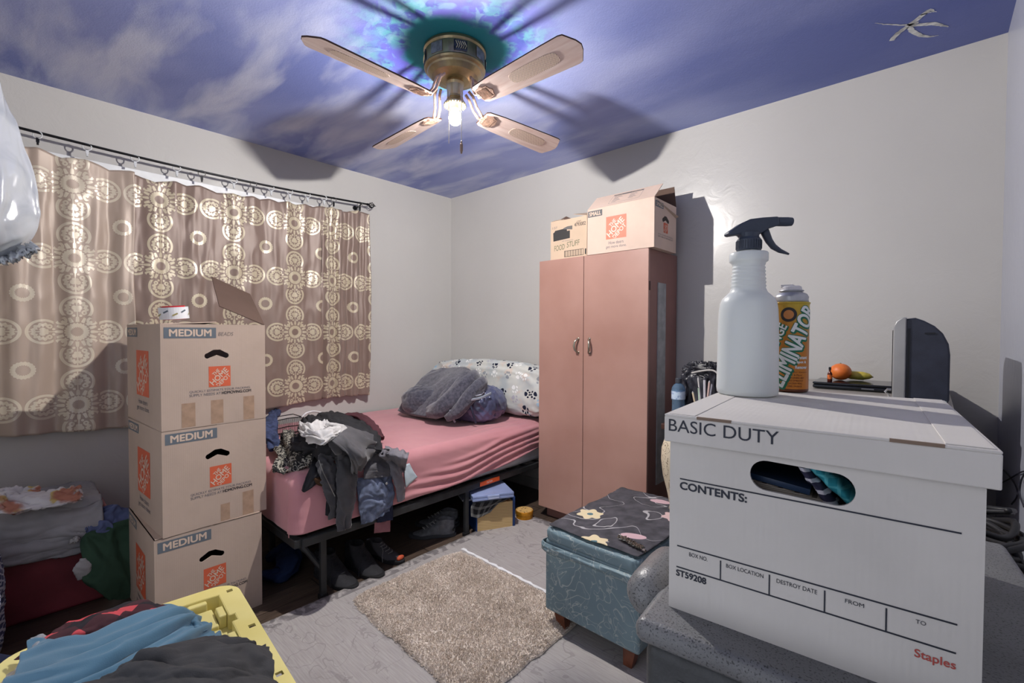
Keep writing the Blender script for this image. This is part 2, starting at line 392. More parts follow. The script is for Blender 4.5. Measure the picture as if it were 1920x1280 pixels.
# ------------------------------------------------------------------ ceiling fan
fan = thing('ceiling_fan', 'brass flush ceiling fan with four pinkish cane-inset blades and one lit bulb', 'ceiling fan', (FX, FY, 2.10))
brass = M('aged_brass', (176, 160, 124), .34, .85, .2, 9, .0004, 90); brass2 = M('pale_brass', (205, 190, 150), .3, .8, .15, 20, .0004, 200)
dk = M('dark_pierced_metal', (70, 74, 86), .5, .6, .3, 60, .002, 120)
fz = -2.10
hs = B().lathe([(.126, 2.44), (.134, 2.436), (.136, 2.425), (.130, 2.418), (.130, 2.362), (.133, 2.356), (.128, 2.350), (.120, 2.345), (.117, 2.338), (.100, 2.322), (.060, 2.312), (.0, 2.312)], (0, 0, fz), 48).done('motor_housing', brass, fan, smooth=False)
hs.modifiers.new('b', 'EDGE_SPLIT')
for k in range(8):
    a = 2*PI*k/8 + .25; pb = B(); mx = Matrix.Rotation(a, 4, 'Z')
    pb.box((.128, -.028, 2.368+fz), (.1325, .028, 2.412+fz), mx)
    pb.done('inlay_panel', dk if k % 2 else M('pewter_inlay', (130, 132, 136), .5, .5, .2, 50, .001, 100), hs, bevel=.004, seg=2)
    q = B()
    for j in range(5): q.tube([mx @ Vector((.1335, -.018+.009*j, 2.376+fz)), mx @ Vector((.1345, -.012+.009*j, 2.388+fz+.003*(j % 2))), mx @ Vector((.1335, -.02+.009*j, 2.405+fz))], .0016, 5)
    if k % 2: q.done('scroll_relief', brass2, hs)
    else: q.bm.free()
B().lathe([(.036, 2.315), (.040, 2.30), (.036, 2.29), (.034, 2.245), (.036, 2.235), (.030, 2.232), (0, 2.232)], (0, 0, fz), 32).done('switch_housing', brass, fan, smooth=False)
# pierced crown round the socket
cr = B().lathe([(.034, 2.232), (.038, 2.226), (.048, 2.212), (.0485, 2.206), (.043, 2.206), (.036, 2.222), (.032, 2.230)], (0, 0, fz), 48)
for k in range(24): a = 2*PI*k/24; cr.sph((.047*math.cos(a), .047*math.sin(a), 2.204+fz), .0035, seg=6)
cr.done('light_fitter', brass2, fan)
B().cyl((0, 0, 2.24+fz), (0, 0, 2.192+fz), .0155, seg=20).done('socket', M('socket_cream', (230, 220, 200), .5), fan)
bm_ = bpy.data.materials.new('lit_bulb'); bm_.use_nodes = True; nt = bm_.node_tree; nt.nodes.clear()
em = nt.nodes.new('ShaderNodeEmission'); em.inputs[0].default_value = (1, .955, .91, 1); ou = nt.nodes.new('ShaderNodeOutputMaterial')
fo = nt.nodes.new('ShaderNodeLightFalloff'); fo.inputs['Strength'].default_value = BULB_STRENGTH; nt.links.new(fo.outputs['Linear'], em.inputs[1]); nt.links.new(em.outputs[0], ou.inputs[0])
gb_ = bpy.data.materials.new('glowing_glass'); gb_.use_nodes = True; nt = gb_.node_tree; nt.nodes.clear(); tr_ = nt.nodes.new('ShaderNodeBsdfTransparent'); e2 = nt.nodes.new('ShaderNodeEmission'); e2.inputs[0].default_value = (1, .95, .86, 1); e2.inputs[1].default_value = 3.5
ad = nt.nodes.new('ShaderNodeAddShader'); nt.links.new(tr_.outputs[0], ad.inputs[0]); nt.links.new(e2.outputs[0], ad.inputs[1]); nt.links.new(ad.outputs[0], nt.nodes.new('ShaderNodeOutputMaterial').inputs[0])
lbulb = B().lathe([(.012, 2.196), (.013, 2.190), (.020, 2.178), (.0275, 2.163), (.029, 2.150), (.0265, 2.136), (.018, 2.126), (.008, 2.1225), (0, 2.122)], (0, 0, fz), 28).done('light_bulb', gb_, fan, smooth=True)
B().sph((0, 0, 2.150+fz), .010, seg=16).done('filament', bm_, lbulb, smooth=True)
blade_m = Mat('pinkish_blade', .38); g = blade_m.noise(6, 5, stretch=(1, 8, 1), dist=.7); blade_m.color(blade_m.mix(blade_m.ramp(g, .35, .7), (230, 212, 205), (212, 186, 177)))
cane = Mat('cane_inset', .6); cx, cy, cz = cane.xyz(); s_ = .0078
u_ = ((cx+cy)/s_).fract()-.5; v_ = ((cx-cy)/s_).fract()-.5; hole = (u_*u_+v_*v_).lt(.085); cane.color(cane.mix(hole, (228, 206, 190), (96, 70, 60))); cane.bump(hole*-1, .001)
iron = M('bright_blade_iron', (196, 164, 146), .45, .3, .15, 60, .002, 90); edge_m = M('dark_blade_edge', (66, 44, 36), .5)
def blade_outline():
    pts = [(.150, -.040), (.165, -.050), (.25, -.058), (.52, -.068), (.605, -.070), (.622, -.066), (.634, -.048), (.650, -.024), (.658, 0)]
    return pts + [(x, -y) for x, y in pts[-2::-1]]
for k, (ang, pitch) in enumerate(((-91.0, -14), (0, -14), (85.5, -14), (177.0, -14))):
    mb = Matrix.Translation((0, 0, .098)) @ Matrix.Rotation(R(ang), 4, 'Z') @ Matrix.Rotation(R(pitch), 4, 'X')
    bl = B().poly([(x, y, 0) for x, y in blade_outline()], (0, 0, .006)).done('fan_blade', [blade_m.m, edge_m], fan, bevel=.0015, seg=1, mw=mb)
    for p in bl.data.polygons:
        if abs(p.normal.z) < .5: p.material_index = 1
    ci = []
    for i in range(24):
        a = 2*PI*i/24; c, s_n = math.cos(a), math.sin(a); ci.append((.445 + .115*math.copysign(abs(c)**.45, c), .030*math.copysign(abs(s_n)**.6, s_n), -.0016))
    B().poly(ci, (0, 0, .0016)).done('cane_inset', cane.m, bl, bevel=.0006, seg=1)
    ib = B(); pl = []
    for i in range(32):
        a = 2*PI*i/32; rr = .036 + .0028*math.cos(8*a); pl.append((.188+rr*1.15*math.cos(a), rr*math.sin(a), -.005))
    ib.poly(pl, (0, 0, .005))
    for i in range(9): ib.box((.160+.006*i, -.024, -.0065), (.1622+.006*i, .024, -.005))
    ib.tube([(.085, -.012, .105), (.105, -.014, .085), (.118, -.014, .035), (.14, -.012, .004), (.165, -.006, -.002)], [.006, .006, .006, .007, .006], 8)
    ib.tube([(.085, .012, .105), (.105, .014, .085), (.118, .014, .035), (.14, .012, .004), (.165, .006, -.002)], [.006, .006, .006, .007, .006], 8)
    ib.done('blade_iron', iron, bl)
ch = M('pull_chain_metal', (210, 205, 195), .3, .8)
# two pull chains hang in front of the bulb, one with a fob
for (ox, oy, z1, fob) in ((.004, -.036, 2.030, False), (.047, -.006, 2.036, True)):
    cb = B().tube([(ox*.9, oy*.9, 2.262+fz), (ox*1.05, oy*1.05, 2.2+fz), (ox*1.05, oy*1.05, z1+fz)], .0013, 6)
    for i in range(50): cb.sph((ox*1.05, oy*1.05, 2.2+fz-(2.2-z1)*i/50), .0019, seg=6)
    c_ = cb.done('pull_chain', ch, fan)
    if fob: B().lathe([(.001, z1+.004), (.004, z1), (.0035, z1-.006), (.0062, z1-.012), (.0062, z1-.04), (.004, z1-.046), (.0045, z1-.05), (.001, z1-.053)], (ox*1.05, oy*1.05, fz), 16).done('chain_fob', M('fob_wood', (150, 128, 110), .4, .3), c_)

# ------------------------------------------------------------------ curtain rod, rings, curtains
rod_y0, rod_y1, rod_x = -3.0, -.905, .095
def rod_z(y): return 2.184 - .030*math.sin(PI*min(1, max(0, (y-rod_y0)/(rod_y1-rod_y0))))
blackm = M('black_metal', (30, 30, 33), .35, .6)
rod = thing('curtain_rod', 'thin black metal curtain rod with a twisted finial above the window', 'curtain rod', (0, -1.9, 2.16))
wp(B().tube([(rod_x, rod_y0+(rod_y1-rod_y0)*i/20, rod_z(rod_y0+(rod_y1-rod_y0)*i/20)) for i in range(21)], .0065, 10).done('pole', blackm, rod, smooth=True))
fb = B(); c0 = Vector((rod_x, rod_y1, rod_z(rod_y1)))
for k in range(6):
    fb.tube([c0 + Vector((.021*math.sin(PI*t)*math.cos(k*PI/3+t*2.2), .012+.05*t, .021*math.sin(PI*t)*math.sin(k*PI/3+t*2.2))) for t in [i/10 for i in range(11)]], .0026, 6)
fb.lathe([(.009, 0), (.009, .012), (.005, .014)], (0, 0, 0), 12, Matrix.Translation(c0) @ Matrix.Rotation(R(-90), 4, 'X')); fb.lathe([(.006, .060), (.004, .066), (0, .078)], (0, 0, 0), 12, Matrix.Translation(c0) @ Matrix.Rotation(R(-90), 4, 'X'))
wp(fb.done('finial', blackm, rod))
for yy in (-.955, -2.9):
    wp(B().tube([(0.002, yy, rod_z(yy)-.02), (.03, yy, rod_z(yy)-.02), (.07, yy, rod_z(yy)-.018), (rod_x, yy, rod_z(yy)-.008)], .005, 8).cyl((.0005, yy, rod_z(yy)-.02), (.006, yy, rod_z(yy)-.02), .017).done('bracket', blackm, rod))
clearm = M('clear_plastic', (205, 208, 210), .12, 0, .05, spec=.9)
ring_y = [-2.648, -2.473, -2.282, -2.097, -1.976, -1.808, -1.697, -1.592, -1.474, -1.356, -1.24, -1.169, -.965]
for i, yy in enumerate(ring_y):
    where = ['first ring from the left end of the rod', 'second ring from the left end of the rod', 'third ring, over the edge of the left panel', 'fourth ring from the left', 'fifth ring from the left', 'sixth ring from the left, over the middle seam', 'seventh ring from the left', 'eighth ring from the left', 'ninth ring from the left', 'third ring left of the finial group', 'ring above the right seam', 'ring just right of the right seam', 'last ring, beside the finial'][i]
    zz = rod_z(yy); dark = i in (4, 6, 11, 12)
    rg = thing('curtain_ring', 'clear plastic curtain ring with clip, ' + where, 'curtain ring', (rod_x, yy, zz-.045), group='clip rings along the curtain rod')
    a0 = .5 if i in (0, 10) else .25
    B().tube([(math.sin(a0)*.0175*math.sin(2*PI*j/20), math.cos(a0)*.0175*math.sin(2*PI*j/20), .045-.011+.0175*math.cos(2*PI*j/20)) for j in range(20)], .0028, 8, True).done('ring', clearm if not dark else M('smoky_plastic', (120, 118, 116), .2, 0, .05), rg, smooth=True)
    B().box((-.004, -.006, -.002), (.004, .006, .018)).box((-.006, -.004, -.014), (.006, .004, 0)).done('clip', blackm if dark or i == 0 else clearm, rg, bevel=.001)

# medallion damask: square lattice of scalloped rings with four scrolled lobes
def damask(name, cell=.37, off=(0, 0), cream=(196, 184, 158), brown=(128, 108, 98), rough_c=.3, pale=0.):
    m = Mat(name, .4, .0, .6); u, v, w = m.xyz('UV')
    px = ((u+off[0])/cell).fract()-.5; py = ((v+off[1])/cell).fract()-.5; ax = px.abs(); ay = py.abs(); r = hyp(px, py); th = py.atan2(px)
    ring = band(r + (th*22).cos()*.006, .062, .118)
    lo = ax.min(ay); hi = ax.max(ay); lx = hi-.315; rl = hyp(lx, lo*1.05); tl = lo.atan2(lx)
    out1 = band(rl, .142, .174)*lx.gt(-.095)                      # outline of the lobe
    heart = hyp(lx-.012, (lo-.026)*1.1).lt(.030).max(hyp(lx+.028, lo-.018).lt(.017))*lo.gt(.005)
    scroll = band(rl+(tl*13).cos()*.009, .074, .118)*lx.gt(-.035); scroll = scroll.max(band(hyp(lx+.055, lo-.070), .010, .030)).max(hyp(lx+.095, lo-.035).lt(.016))
    leaf = band(r, .135, .205)*((th*8).cos().abs() - (r-.13)*6).gt(.42)
    stem = lo.lt(.006)*band(hi, .13, .47)
    outer = band(hyp(ax-.15, ay-.15), .030, .058)*(hyp(ax, ay).lt(.235))
    cxx = .5-ax; cyy = .5-ay; rc = hyp(cxx, cyy); tc = cyy.atan2(cxx)
    small = band(rc + (tc*20).cos()*.004, .066, .112)
    pat = ring.max(out1).max(heart).max(scroll).max(leaf).max(stem).max(outer).max(small)
    weave = m.noise(900, 2, 'UV', (1, .25, 1))
    cr_ = m.mix(m.ramp(m.noise(8, 3, 'UV'), .3, .7), lin(cream), tuple(k*.86 for k in lin(cream)[:3])+(1,)); c = m.mix(pat, brown, cr_)
    if pale: c = m.mix(pale, c, (216, 202, 184))  # mixes painted glare over the whole pattern
    m.color(c); m.rough(.46 - pat*.14); m.bump(pat*.6+weave*.3, .0006); m.b.inputs['Metallic'].default_value = .1
    m.b.inputs['Sheen Weight'].default_value = .2
    return m.m
def curtain(name, y0, y1, label, mt, ztop, zbot, seed, nf, amp, rings, xoff=.055, uoff=0., stretch=1.):
    nu = max(60, int((y1-y0)*170)); nv = 120
    ys = np.linspace(y0, y1, nu); v = np.linspace(0, 1, nv); Y, V = np.meshgrid(ys, v, indexing='ij'); u = (Y-y0)/(y1-y0)
    zt = np.interp(ys, *zip(*ztop)); zb = np.interp(ys, *zip(*zbot))
    near = np.min(np.abs(ys[:, None]-np.array(rings)[None]), 1); sag = .020*np.clip(near/.09, 0, 1)**1.4; zt = zt - sag
    Z = zt[:, None]*(1-V)+zb[:, None]*V
    f = amp*np.sin(2*PI*nf*(u+.02*fbm(u*3, V*1.2, seed)) + .8*fbm(u*2, V*1.5, seed+4)) * (.35+.65*V**.6)
    f += amp*.5*np.sin(2*PI*nf*2.3*u + 2*V+seed) * (.5+.5*V) + .006*fbm(u*nf*4, V*3, seed+7) + .004*(ridge(u*nf*3, V*7+u*3, seed+2)-.5)
    pinch = np.exp(-(near[:, None]/.022)**2)*np.exp(-V*9)*.016
    X = xoff + f + pinch*0.8
    X = np.maximum(X, .022)
    Y2 = Y + .006*fbm(u*4, V*3, seed+9)
    G = np.stack([X, Y2, Z], 2); uv = np.stack([(Y-y0)*stretch+uoff, -(Z-.7)], 2)
    o = grid_obj('curtain', G, mt, None, .0015, uv); return prop(o, label, 'curtain', 'patterned curtain panels on the rod')
dm = damask('beige_damask', .372, (.0, -.045)); dmp = damask('glare_paled_damask', .372, (.1, -.045), cream=(208, 198, 178), brown=(150, 130, 118), pale=.25)  # second damask is paled, painting bulb glare into the cloth colour
LT = [(-3.0, 2.10), (-2.65, 2.105), (-2.30, 2.082)]
curtain('curtain_panel', -2.98, -2.285, 'satin curtain panel with glare painted into its colour and wide folds at the left of the rod', dmp, LT, [(-3.0, .73), (-2.32, .69)], 3, 3.2, .020, [-2.9, -2.648, -2.473, -2.30], .058)
curtain('curtain_panel', -2.30, -1.232, 'wide flat brown and cream medallion curtain panel behind the stacked boxes', dm, [(-2.30, 2.068), (-2.1, 2.075), (-1.96, 2.082), (-1.82, 2.072), (-1.5, 2.09), (-1.23, 2.108)], [(-2.3, .688), (-1.63, .700), (-1.23, .735)], 8, 4.4, .0075, ring_y, .050, .055, 1.0)
curtain('curtain_panel', -1.245, -.872, 'narrow gathered brown and cream medallion curtain panel nearest the room corner', dm, [(-1.245, 2.104), (-1.1, 2.12), (-.872, 2.138)], [(-1.245, .738), (-.872, .728)], 15, 3.4, .016, [-1.24, -1.169, -.965], .062, .1, 1.12)
bk = M('black_lining_cloth', (38, 36, 40), .9)
prop(sheet('blackout_lining', [[(.016, -.93, 2.10), (.016, -.850, 2.115)], [(.02, -.93, 1.6), (.02, -.842, 1.6)], [(.018, -.93, 1.2), (.02, -.838, 1.15)], [(.018, -.93, .87), (.019, -.848, .86)]], bk, nu=40, nv=10, wr=.003, wf=(3, 1), fine=.001), 'black lining strip peeking out behind the right end of the curtain', 'curtain lining')

# clear plastic dry-cleaning bag hanging at the far left
pm = Mat('cloudy_plastic_film', .16, 0, .8); pm.color(pm.mix(pm.ramp(pm.noise(9, 4, dist=1), .4, .65), (206, 210, 214), (182, 187, 193))); pm.b.inputs['Transmission Weight'].default_value = .12; pm.b.inputs['Alpha'].default_value = .93
bag = thing('plastic_bag', 'crumpled white translucent plastic bag hanging at the left edge', 'plastic bag', tuple(at(-40, 470, d=1.25)))
# hangs as a flattened film sack from a hook on the back wall
def bp(px, py, dd): return tuple(at(px, py, d=dd))
rows = [[bp(-150, -200, 1.25), bp(-90, -200, 1.17), bp(-60, -200, 1.25)], [bp(-170, 120, 1.27), bp(-60, 120, 1.16), bp(2, 135, 1.25)], [bp(-180, 230, 1.3), bp(-50, 240, 1.15), bp(38, 245, 1.25)], [bp(-190, 330, 1.32), bp(-40, 340, 1.13), bp(66, 345, 1.25)], [bp(-190, 420, 1.32), bp(-40, 425, 1.12), bp(71, 420, 1.24)], [bp(-180, 490, 1.3), bp(-50, 485, 1.16), bp(48, 462, 1.23)], [bp(-150, 500, 1.27), bp(-60, 500, 1.20), bp(10, 492, 1.24)]]
wp(sheet('film', rows, pm.m, bag, 90, 60, .009, (4, 3), 11, .002, fine=.0015))
wp(sheet('torn_bottom_edge', [[bp(-60, 478, 1.21), bp(-10, 480, 1.2), bp(30, 470, 1.21), bp(60, 452, 1.22)], [bp(-60, 492, 1.19), bp(-10, 492, 1.18), bp(28, 484, 1.19), bp(72, 466, 1.2)], [bp(-60, 500, 1.22), bp(-10, 497, 1.21), bp(20, 490, 1.22), bp(50, 478, 1.21)]], pm.m, bag, 24, 60, .012, (3, 16), 5, .001, fine=.006))
hk = at(-105, -330, d=1.25)
wp(B().tube([at(-105, -200, d=1.22), hk, (hk.x, hk.y-.1, hk.z+.05), (hk.x, YB+.001, hk.z+.05)], .004, 6).done('hanging_hook', blackm, bag))
# ------------------------------------------------------------------ cardboard boxes
def cardmat(name, c):
    m = Mat(name, .75, 0, .25); x, y, z = m.xyz(); cor = (x*900).sin()*.5+.5
    m.color(m.mix(m.ramp(m.noise(5, 4), .35, .7), lin(c), tuple(k*.88 for k in lin(c)[:3])+(1,))); m.bump(cor*.15+m.noise(60, 3)*.6, .0006); return m.m
kraft = cardmat('kraft_card', (186, 166, 151)); kraft_pale = cardmat('pale_kraft_card', (216, 192, 176)); kraft_shade = cardmat('shaded_kraft_card', (100, 80, 70))  # darkest kraft paints shade onto the open flaps
white_card = cardmat('white_card', (208, 204, 198)); inkblue = M('blue_grey_ink', (100, 108, 116), .6); orange = M('orange_ink', (206, 96, 64), .6); orange2 = M('faded_orange_ink', (226, 130, 106), .6)
cardink = M('card_coloured_ink', (206, 184, 165), .6); black_ink = M('black_ink', (34, 34, 42), .55); grey_ink = M('grey_ink', (104, 102, 108), .6); pen = M('pencil_grey', (122, 112, 106), .7)
tape_m = M('brown_packing_tape', (168, 140, 118), .35, 0, .08, 30)
def logo(parent, mw, s, ink=orange, let=cardink, h=None, e=.0006):
    h = h or s
    lg = rect_mesh('orange_square_logo', s, h, ink, parent, mw @ T(0, 0, e))
    k = Matrix.Diagonal((1, h/s, 1, 1))
    for body, cx, cy, w, hh in (('THE', .33, .70, .36, .17), ('HOME', .47, .50, .98, .26), ('DEPOT', .66, .30, .78, .19)):
        me = text_mesh(body, w*s, hh*s, bold=.02); n = len(me.vertices); co = np.empty(n*3); me.vertices.foreach_get('co', co); co = co.reshape(-1, 3)
        co[:, 0] -= w*s/2; co[:, 1] -= hh*s/2; c, q = math.cos(R(43)), math.sin(R(43)); x, y = co[:, 0]*c-co[:, 1]*q*1.0, co[:, 0]*q+co[:, 1]*c
        co[:, 0] = np.clip(x+cx*s, .02*s, .98*s); co[:, 1] = np.clip(y+cy*s, .02*s, .98*s); co[:, 1] *= h/s; co[:, 2] += e*.7; me.vertices.foreach_set('co', co.ravel()); me.update()
        link('logo_lettering', me, let, lg)
    return lg
def bar_label(parent, mw, w, h, body, e=.0006, ink=inkblue, let=cardink, mar=.1):
    b = rect_mesh('printed_bar', w, h, ink, parent, mw @ T(0, 0, e)); text('bar_lettering', body, w*(1-2*mar), h*.62, let, b, T(w*mar, h*.19, e), bold=.035); return b
def handle_outline(cx, cz, w, h, bend=.35):
    r = h/2*.62; pts = []
    top = []; n = 8
    L, Rr, M_ = (cx-w/2+r, cz-h/2+r), (cx+w/2-r, cz-h/2+r), (cx, cz+h/2-r)
    for i in range(n+1): a = PI*1.5-PI*i/n*.95; pts.append((L[0]+r*math.cos(a), L[1]+r*math.sin(a)))
    pts += [(cx-.012, M_[1]+r), (cx+.012, M_[1]+r)]
    for i in range(n+1): a = PI*.45-PI*i/n*.95; pts.append((Rr[0]+r*math.cos(a), Rr[1]+r*math.sin(a)))
    pts += [(cx, M_[1]-r)]
    return pts
def open_box(t, w, d, h, cm, inner, hole=None, th=.004, top=True):
    """four walls and a bottom with real thickness; the front may carry a hand hole"""
    ol = [[(0, 0), (w, 0), (w, h), (0, h)]] + ([hole] if hole else [])
    body = plate('front_panel', ol, th, cm, t, T(0, th/2, 0) @ FRONT)
    b = B().box((0, th, 0), (th, d, h)).box((w-th, th, 0), (w, d, h)).box((th, d-th, 0), (w-th, d, h)).box((th, th, 0), (w-th, d-th, th))
    b.done('body', cm, t)
MW, MD, MH = .384, .501, .4155
def medium_box(name_label, loc, rz, group, wear, top_closed=True):
    t = thing('moving_box', name_label, 'cardboard box', loc, rz, group)
    open_box(t, MW, MD, MH, kraft, kraft_shade, handle_outline(.192, .293, .090, .036))
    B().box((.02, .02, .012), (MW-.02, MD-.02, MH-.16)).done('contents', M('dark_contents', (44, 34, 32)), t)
    bar_label(t, FRONT @ T(.0108, .3595, 0), .179, .0425, 'MEDIUM')
    logo(t, FRONT @ T(.1615, .157, 0), .081, h=.085)
    text('printed_line', 'QUICKLY ESTIMATE YOUR PACKING', .226, .0105, grey_ink, t, FRONT @ T(.093, .1375, .0006))
    text('printed_line', 'SUPPLY NEEDS AT', .112, .0105, grey_ink, t, FRONT @ T(.093, .1235, .0006))
    text('printed_line', 'HDMOVING.COM', .114, .0115, black_ink, t, FRONT @ T(.209, .1235, .0006), bold=.02)
    for x0, w, z1 in wear:
        rect_mesh('packing_tape', w, z1-.004, tape_m, t, FRONT @ T(x0, .004, .0004))
    # long side: label, large logo, slogan
    L = lambda y, z: T(0, y, z) @ LEFT
    bar_label(t, L(.495, .362), .170, .040, 'MEDIUM'); logo(t, L(.345, .116), .185, h=.190)
    text('slogan', 'How doers', .135, .021, grey_ink, t, L(.320, .080) @ T(0, 0, .0006)); text('slogan', 'get more done.', .185, .026, grey_ink, t, L(.345, .048) @ T(0, 0, .0006))
    if top_closed: B().box((0, .0, MH-.004), (MW/2-.001, MD, MH)).box((MW/2+.001, 0, MH-.004), (MW, MD, MH)).done('top_flaps', kraft, t)
    return t
wearA = [(.066, .047, .10), (.168, .046, .102), (.292, .044, .105)]; wearB = [(.20, .035, .075), (.285, .045, .105)]; wearC = [(.15, .05, .10)]
medium_box('brown medium moving box at the bottom of the stack by the bed', (1.0948, -2.3899, 0), R(90.77), 'stacked medium moving boxes', wearC)
medium_box('brown medium moving box in the middle of the stack by the bed', (1.0977, -2.3628, MH), R(93.61), 'stacked medium moving boxes', wearB)
mb3 = medium_box('brown medium moving box on top of the stack, its flap standing open', (1.0977, -2.3628, 2*MH), R(93.61), 'stacked medium moving boxes', wearA, False)
text('handwriting', 'BEADS', .058, .016, pen, mb3, FRONT @ T(.197, .368, .0006), bold=-.012, shear=.2)
def flap(t, mw, w, l, name='flap', cm=kraft): return B().box((0, 0, -.0015), (w, l, .0015)).done(name, cm, t, mw=mw)
# raised right flap (hinged on the right edge), nearly flat left flap, low rear flap
flap(mb3, Matrix.Translation((MW-.002, MD-.002, MH)) @ Matrix.Rotation(R(-90), 4, 'Z') @ Matrix.Rotation(R(48), 4, 'X').inverted() @ Matrix.Rotation(PI, 4, 'X') @ T(0, 0, 0) if False else (Matrix.Translation((MW-.002, .002, MH)) @ Matrix(((0, math.cos(R(132)), 0, 0), (1, 0, 0, 0), (0, math.sin(R(132)), 1, 0), (0, 0, 0, 1)))), MD-.004, .19, 'raised_flap', kraft_shade)
flap(mb3, Matrix.Translation((.002, .002, MH)) @ Matrix(((0, math.cos(R(6)), 0, 0), (1, 0, 0, 0), (0, math.sin(R(6)), 1, 0), (0, 0, 0, 1))), MD-.004, .19, 'folded_flap', kraft_pale)
# roll of tape lying on the folded flap
tr = thing('tape_roll', 'white printed roll of packing tape with a red core on the top box', 'tape roll', (.975, -2.292, 3*MH+.0225), 0)
tr.rotation_euler = (R(6), 0, R(20))
B().lathe([(.038, 0), (.051, 0), (.051, .048), (.038, .048), (.038, 0)], seg=36).done('tape_ring', M('white_tape', (226, 228, 230), .25), tr)
B().lathe([(.036, -.002), (.040, -.002), (.040, .053), (.0365, .053), (.036, -.002)], seg=36).box((-.060, -.014, .004), (-.0505, .014, .05)).done('red_holder', M('red_plastic', (190, 34, 44), .35), tr)
for i, a in enumerate((-95, -60, -25, 10, 45)):
    mw = Matrix.Rotation(R(a), 4, 'Z') @ T(.0513, -.010, .012+.012*(i % 2)) @ RIGHT @ Matrix.Rotation(R(25), 4, 'Z')
    rect_mesh('printed_mark', .020, .006, M('tape_print_grey', (90, 100, 110)) if i % 2 else M('tape_print_olive', (150, 140, 90)), tr, mw)

# ------------------------------------------------------------------ wardrobe
wx0, wy0, wW, wD, wH = 1.3696, -.3983, .7646, .3853, 1.6804
wm_ = Mat('pink_brown_laminate', .42, .0, .5); wm_.color(wm_.mix(wm_.ramp(wm_.noise(2.2, 4), .3, .7), (180, 142, 130), (162, 122, 110))); wm_.bump(wm_.noise(220, 3), .0003)
wd = Mat('dark_pink_brown_laminate', .5); wd.color(wd.mix(wd.ramp(wd.noise(3, 4), .3, .7), (152, 110, 102), (128, 90, 83)))
wr = thing('wardrobe', 'tall pinkish-brown two-door wardrobe standing against the far wall', 'wardrobe', (wx0, wy0, 0))
B().box((.012, .02, .07), (wW-.004, wD, wH)).done('carcass', wd.m, wr, bevel=.002)
B().box((.03, .055, 0), (wW-.02, wD, .07)).done('kick_plate', wd.m, wr)
split = .345
for x0, x1, hx in ((0, split-.0015, split-.035), (split+.0015, wW, split+.045)):
    dr = B().box((x0, 0, .07), (x1, .018, wH)).done('door', wm_.m, wr, bevel=.003, seg=3)
    pts = [(hx + s_*.0, -.001, z) for s_, z in ()]
    hb = B(); hz = 1.135; sgn = -1 if hx < split else 1
    hb.tube([(hx, .002, hz-.042), (hx, -.012, hz-.040), (hx+sgn*.010, -.024, hz-.026), (hx+sgn*.014, -.028, hz), (hx+sgn*.010, -.024, hz+.026), (hx, -.012, hz+.040), (hx, .002, hz+.042)], [.006, .006, .0065, .007, .0065, .006, .006], 10)
    hb.sph((hx, -.002, hz-.042), .0085, (1, .4, 1.2), 10).sph((hx, -.002, hz+.042), .0085, (1, .4, 1.2), 10)
    hb.done('handle', M('brushed_pewter', (182, 176, 160), .25, .9), dr, smooth=True)
for hz in (.25, 1.45): B().box((wW-.002, .004, hz), (wW+.002, .022, hz+.05)).done('hinge', M('dark_hinge', (70, 38, 36), .4, .4), wr)
B().box((wW-.004, .12, .35), (wW+.002, .22, 1.50)).done('metal_strip', M('grey_metal_strip', (168, 170, 172), .4, .3, .1, 20), wr)

# small moving box on top
sx, sw_, sd_, sh_ = 1.742-wx0, .424, .285, .268
sb = thing('moving_box', 'small pale moving box with open flaps on top of the wardrobe', 'cardboard box', (1.742, -.402, wH), 0)
open_box(sb, sw_, sd_, sh_, kraft_pale, kraft_shade)
bar_label(sb, FRONT @ T(.004, .222, 0), .098, .036, 'SMALL', ink=M('dark_grey_ink', (96, 96, 98)))
logo(sb, FRONT @ T(.128, .076, 0), .130, ink=orange2, let=M('pale_card_ink', (226, 206, 192)), h=.130)
text('slogan', 'How doers', .095, .018, grey_ink, sb, FRONT @ T(.146, .046, .0006)); text('slogan', 'get more done.', .132, .020, grey_ink, sb, FRONT @ T(.128, .020, .0006))
Rr = lambda y, z: T(sw_, y, z) @ RIGHT
bar_label(sb, Rr(.012, .222), .100, .032, 'SMALL'); logo(sb, Rr(.115, .095), .055, h=.055)
b = B().poly([(p[0], p[1], 0) for p in handle_outline(0, 0, .085, .036)], (0, 0, .0004)); b.done('hand_hole', M('dark_slot', (46, 36, 32)), sb, mw=Rr(.142, .170))
for k, s_ in enumerate(('QUICKLY ESTIMATE YOUR PACKING', 'SUPPLY NEEDS AT HDMOVING.COM')): text('printed_line', s_, .19, .008, grey_ink, sb, Rr(.045, .074-.012*k) @ T(0, 0, .0006))
def tilt(x, y, z, ang, ax): return Matrix.Translation((x, y, z)) @ Matrix.Rotation(R(ang), 4, ax)
ff = flap(sb, tilt(0, .0, sh_, 42, 'X'), sw_, .140, 'front_flap', kraft_pale)
mf = Matrix(((1, 0, 0, 0), (0, 1, 0, 0), (0, 0, 1, 0), (0, 0, 0, 1)))
rect_mesh('printed_bar', .19, .013, M('dark_grey_ink', (96, 96, 98)), ff, T(.130, .112, .0019))
text('bar_lettering', 'LLENO DE', .05, .007, cardink, ff, T(.135, .115, .0022)); text('bar_lettering', 'AMBIENTE', .06, .007, cardink, ff, T(.245, .115, .0022))
lb = B()
for a, c in (((.128, .028), (.322, .029)), ((.128, .028), (.129, .112)), ((.321, .028), (.322, .112))): lb.box((a[0], a[1], .0017), (c[0], c[1], .0019))
for i in range(7):
    lb.box((.142, .040+.010*i, .0017), (.142+.030+.012*((i*3) % 4)/1.5, .0425+.010*i, .0019))
    if i < 6: lb.box((.245, .050+.010*i, .0017), (.245+.030+.012*((i*5) % 3)/1.5, .0525+.010*i, .0019))
lb.done('printed_table', grey_ink, ff)
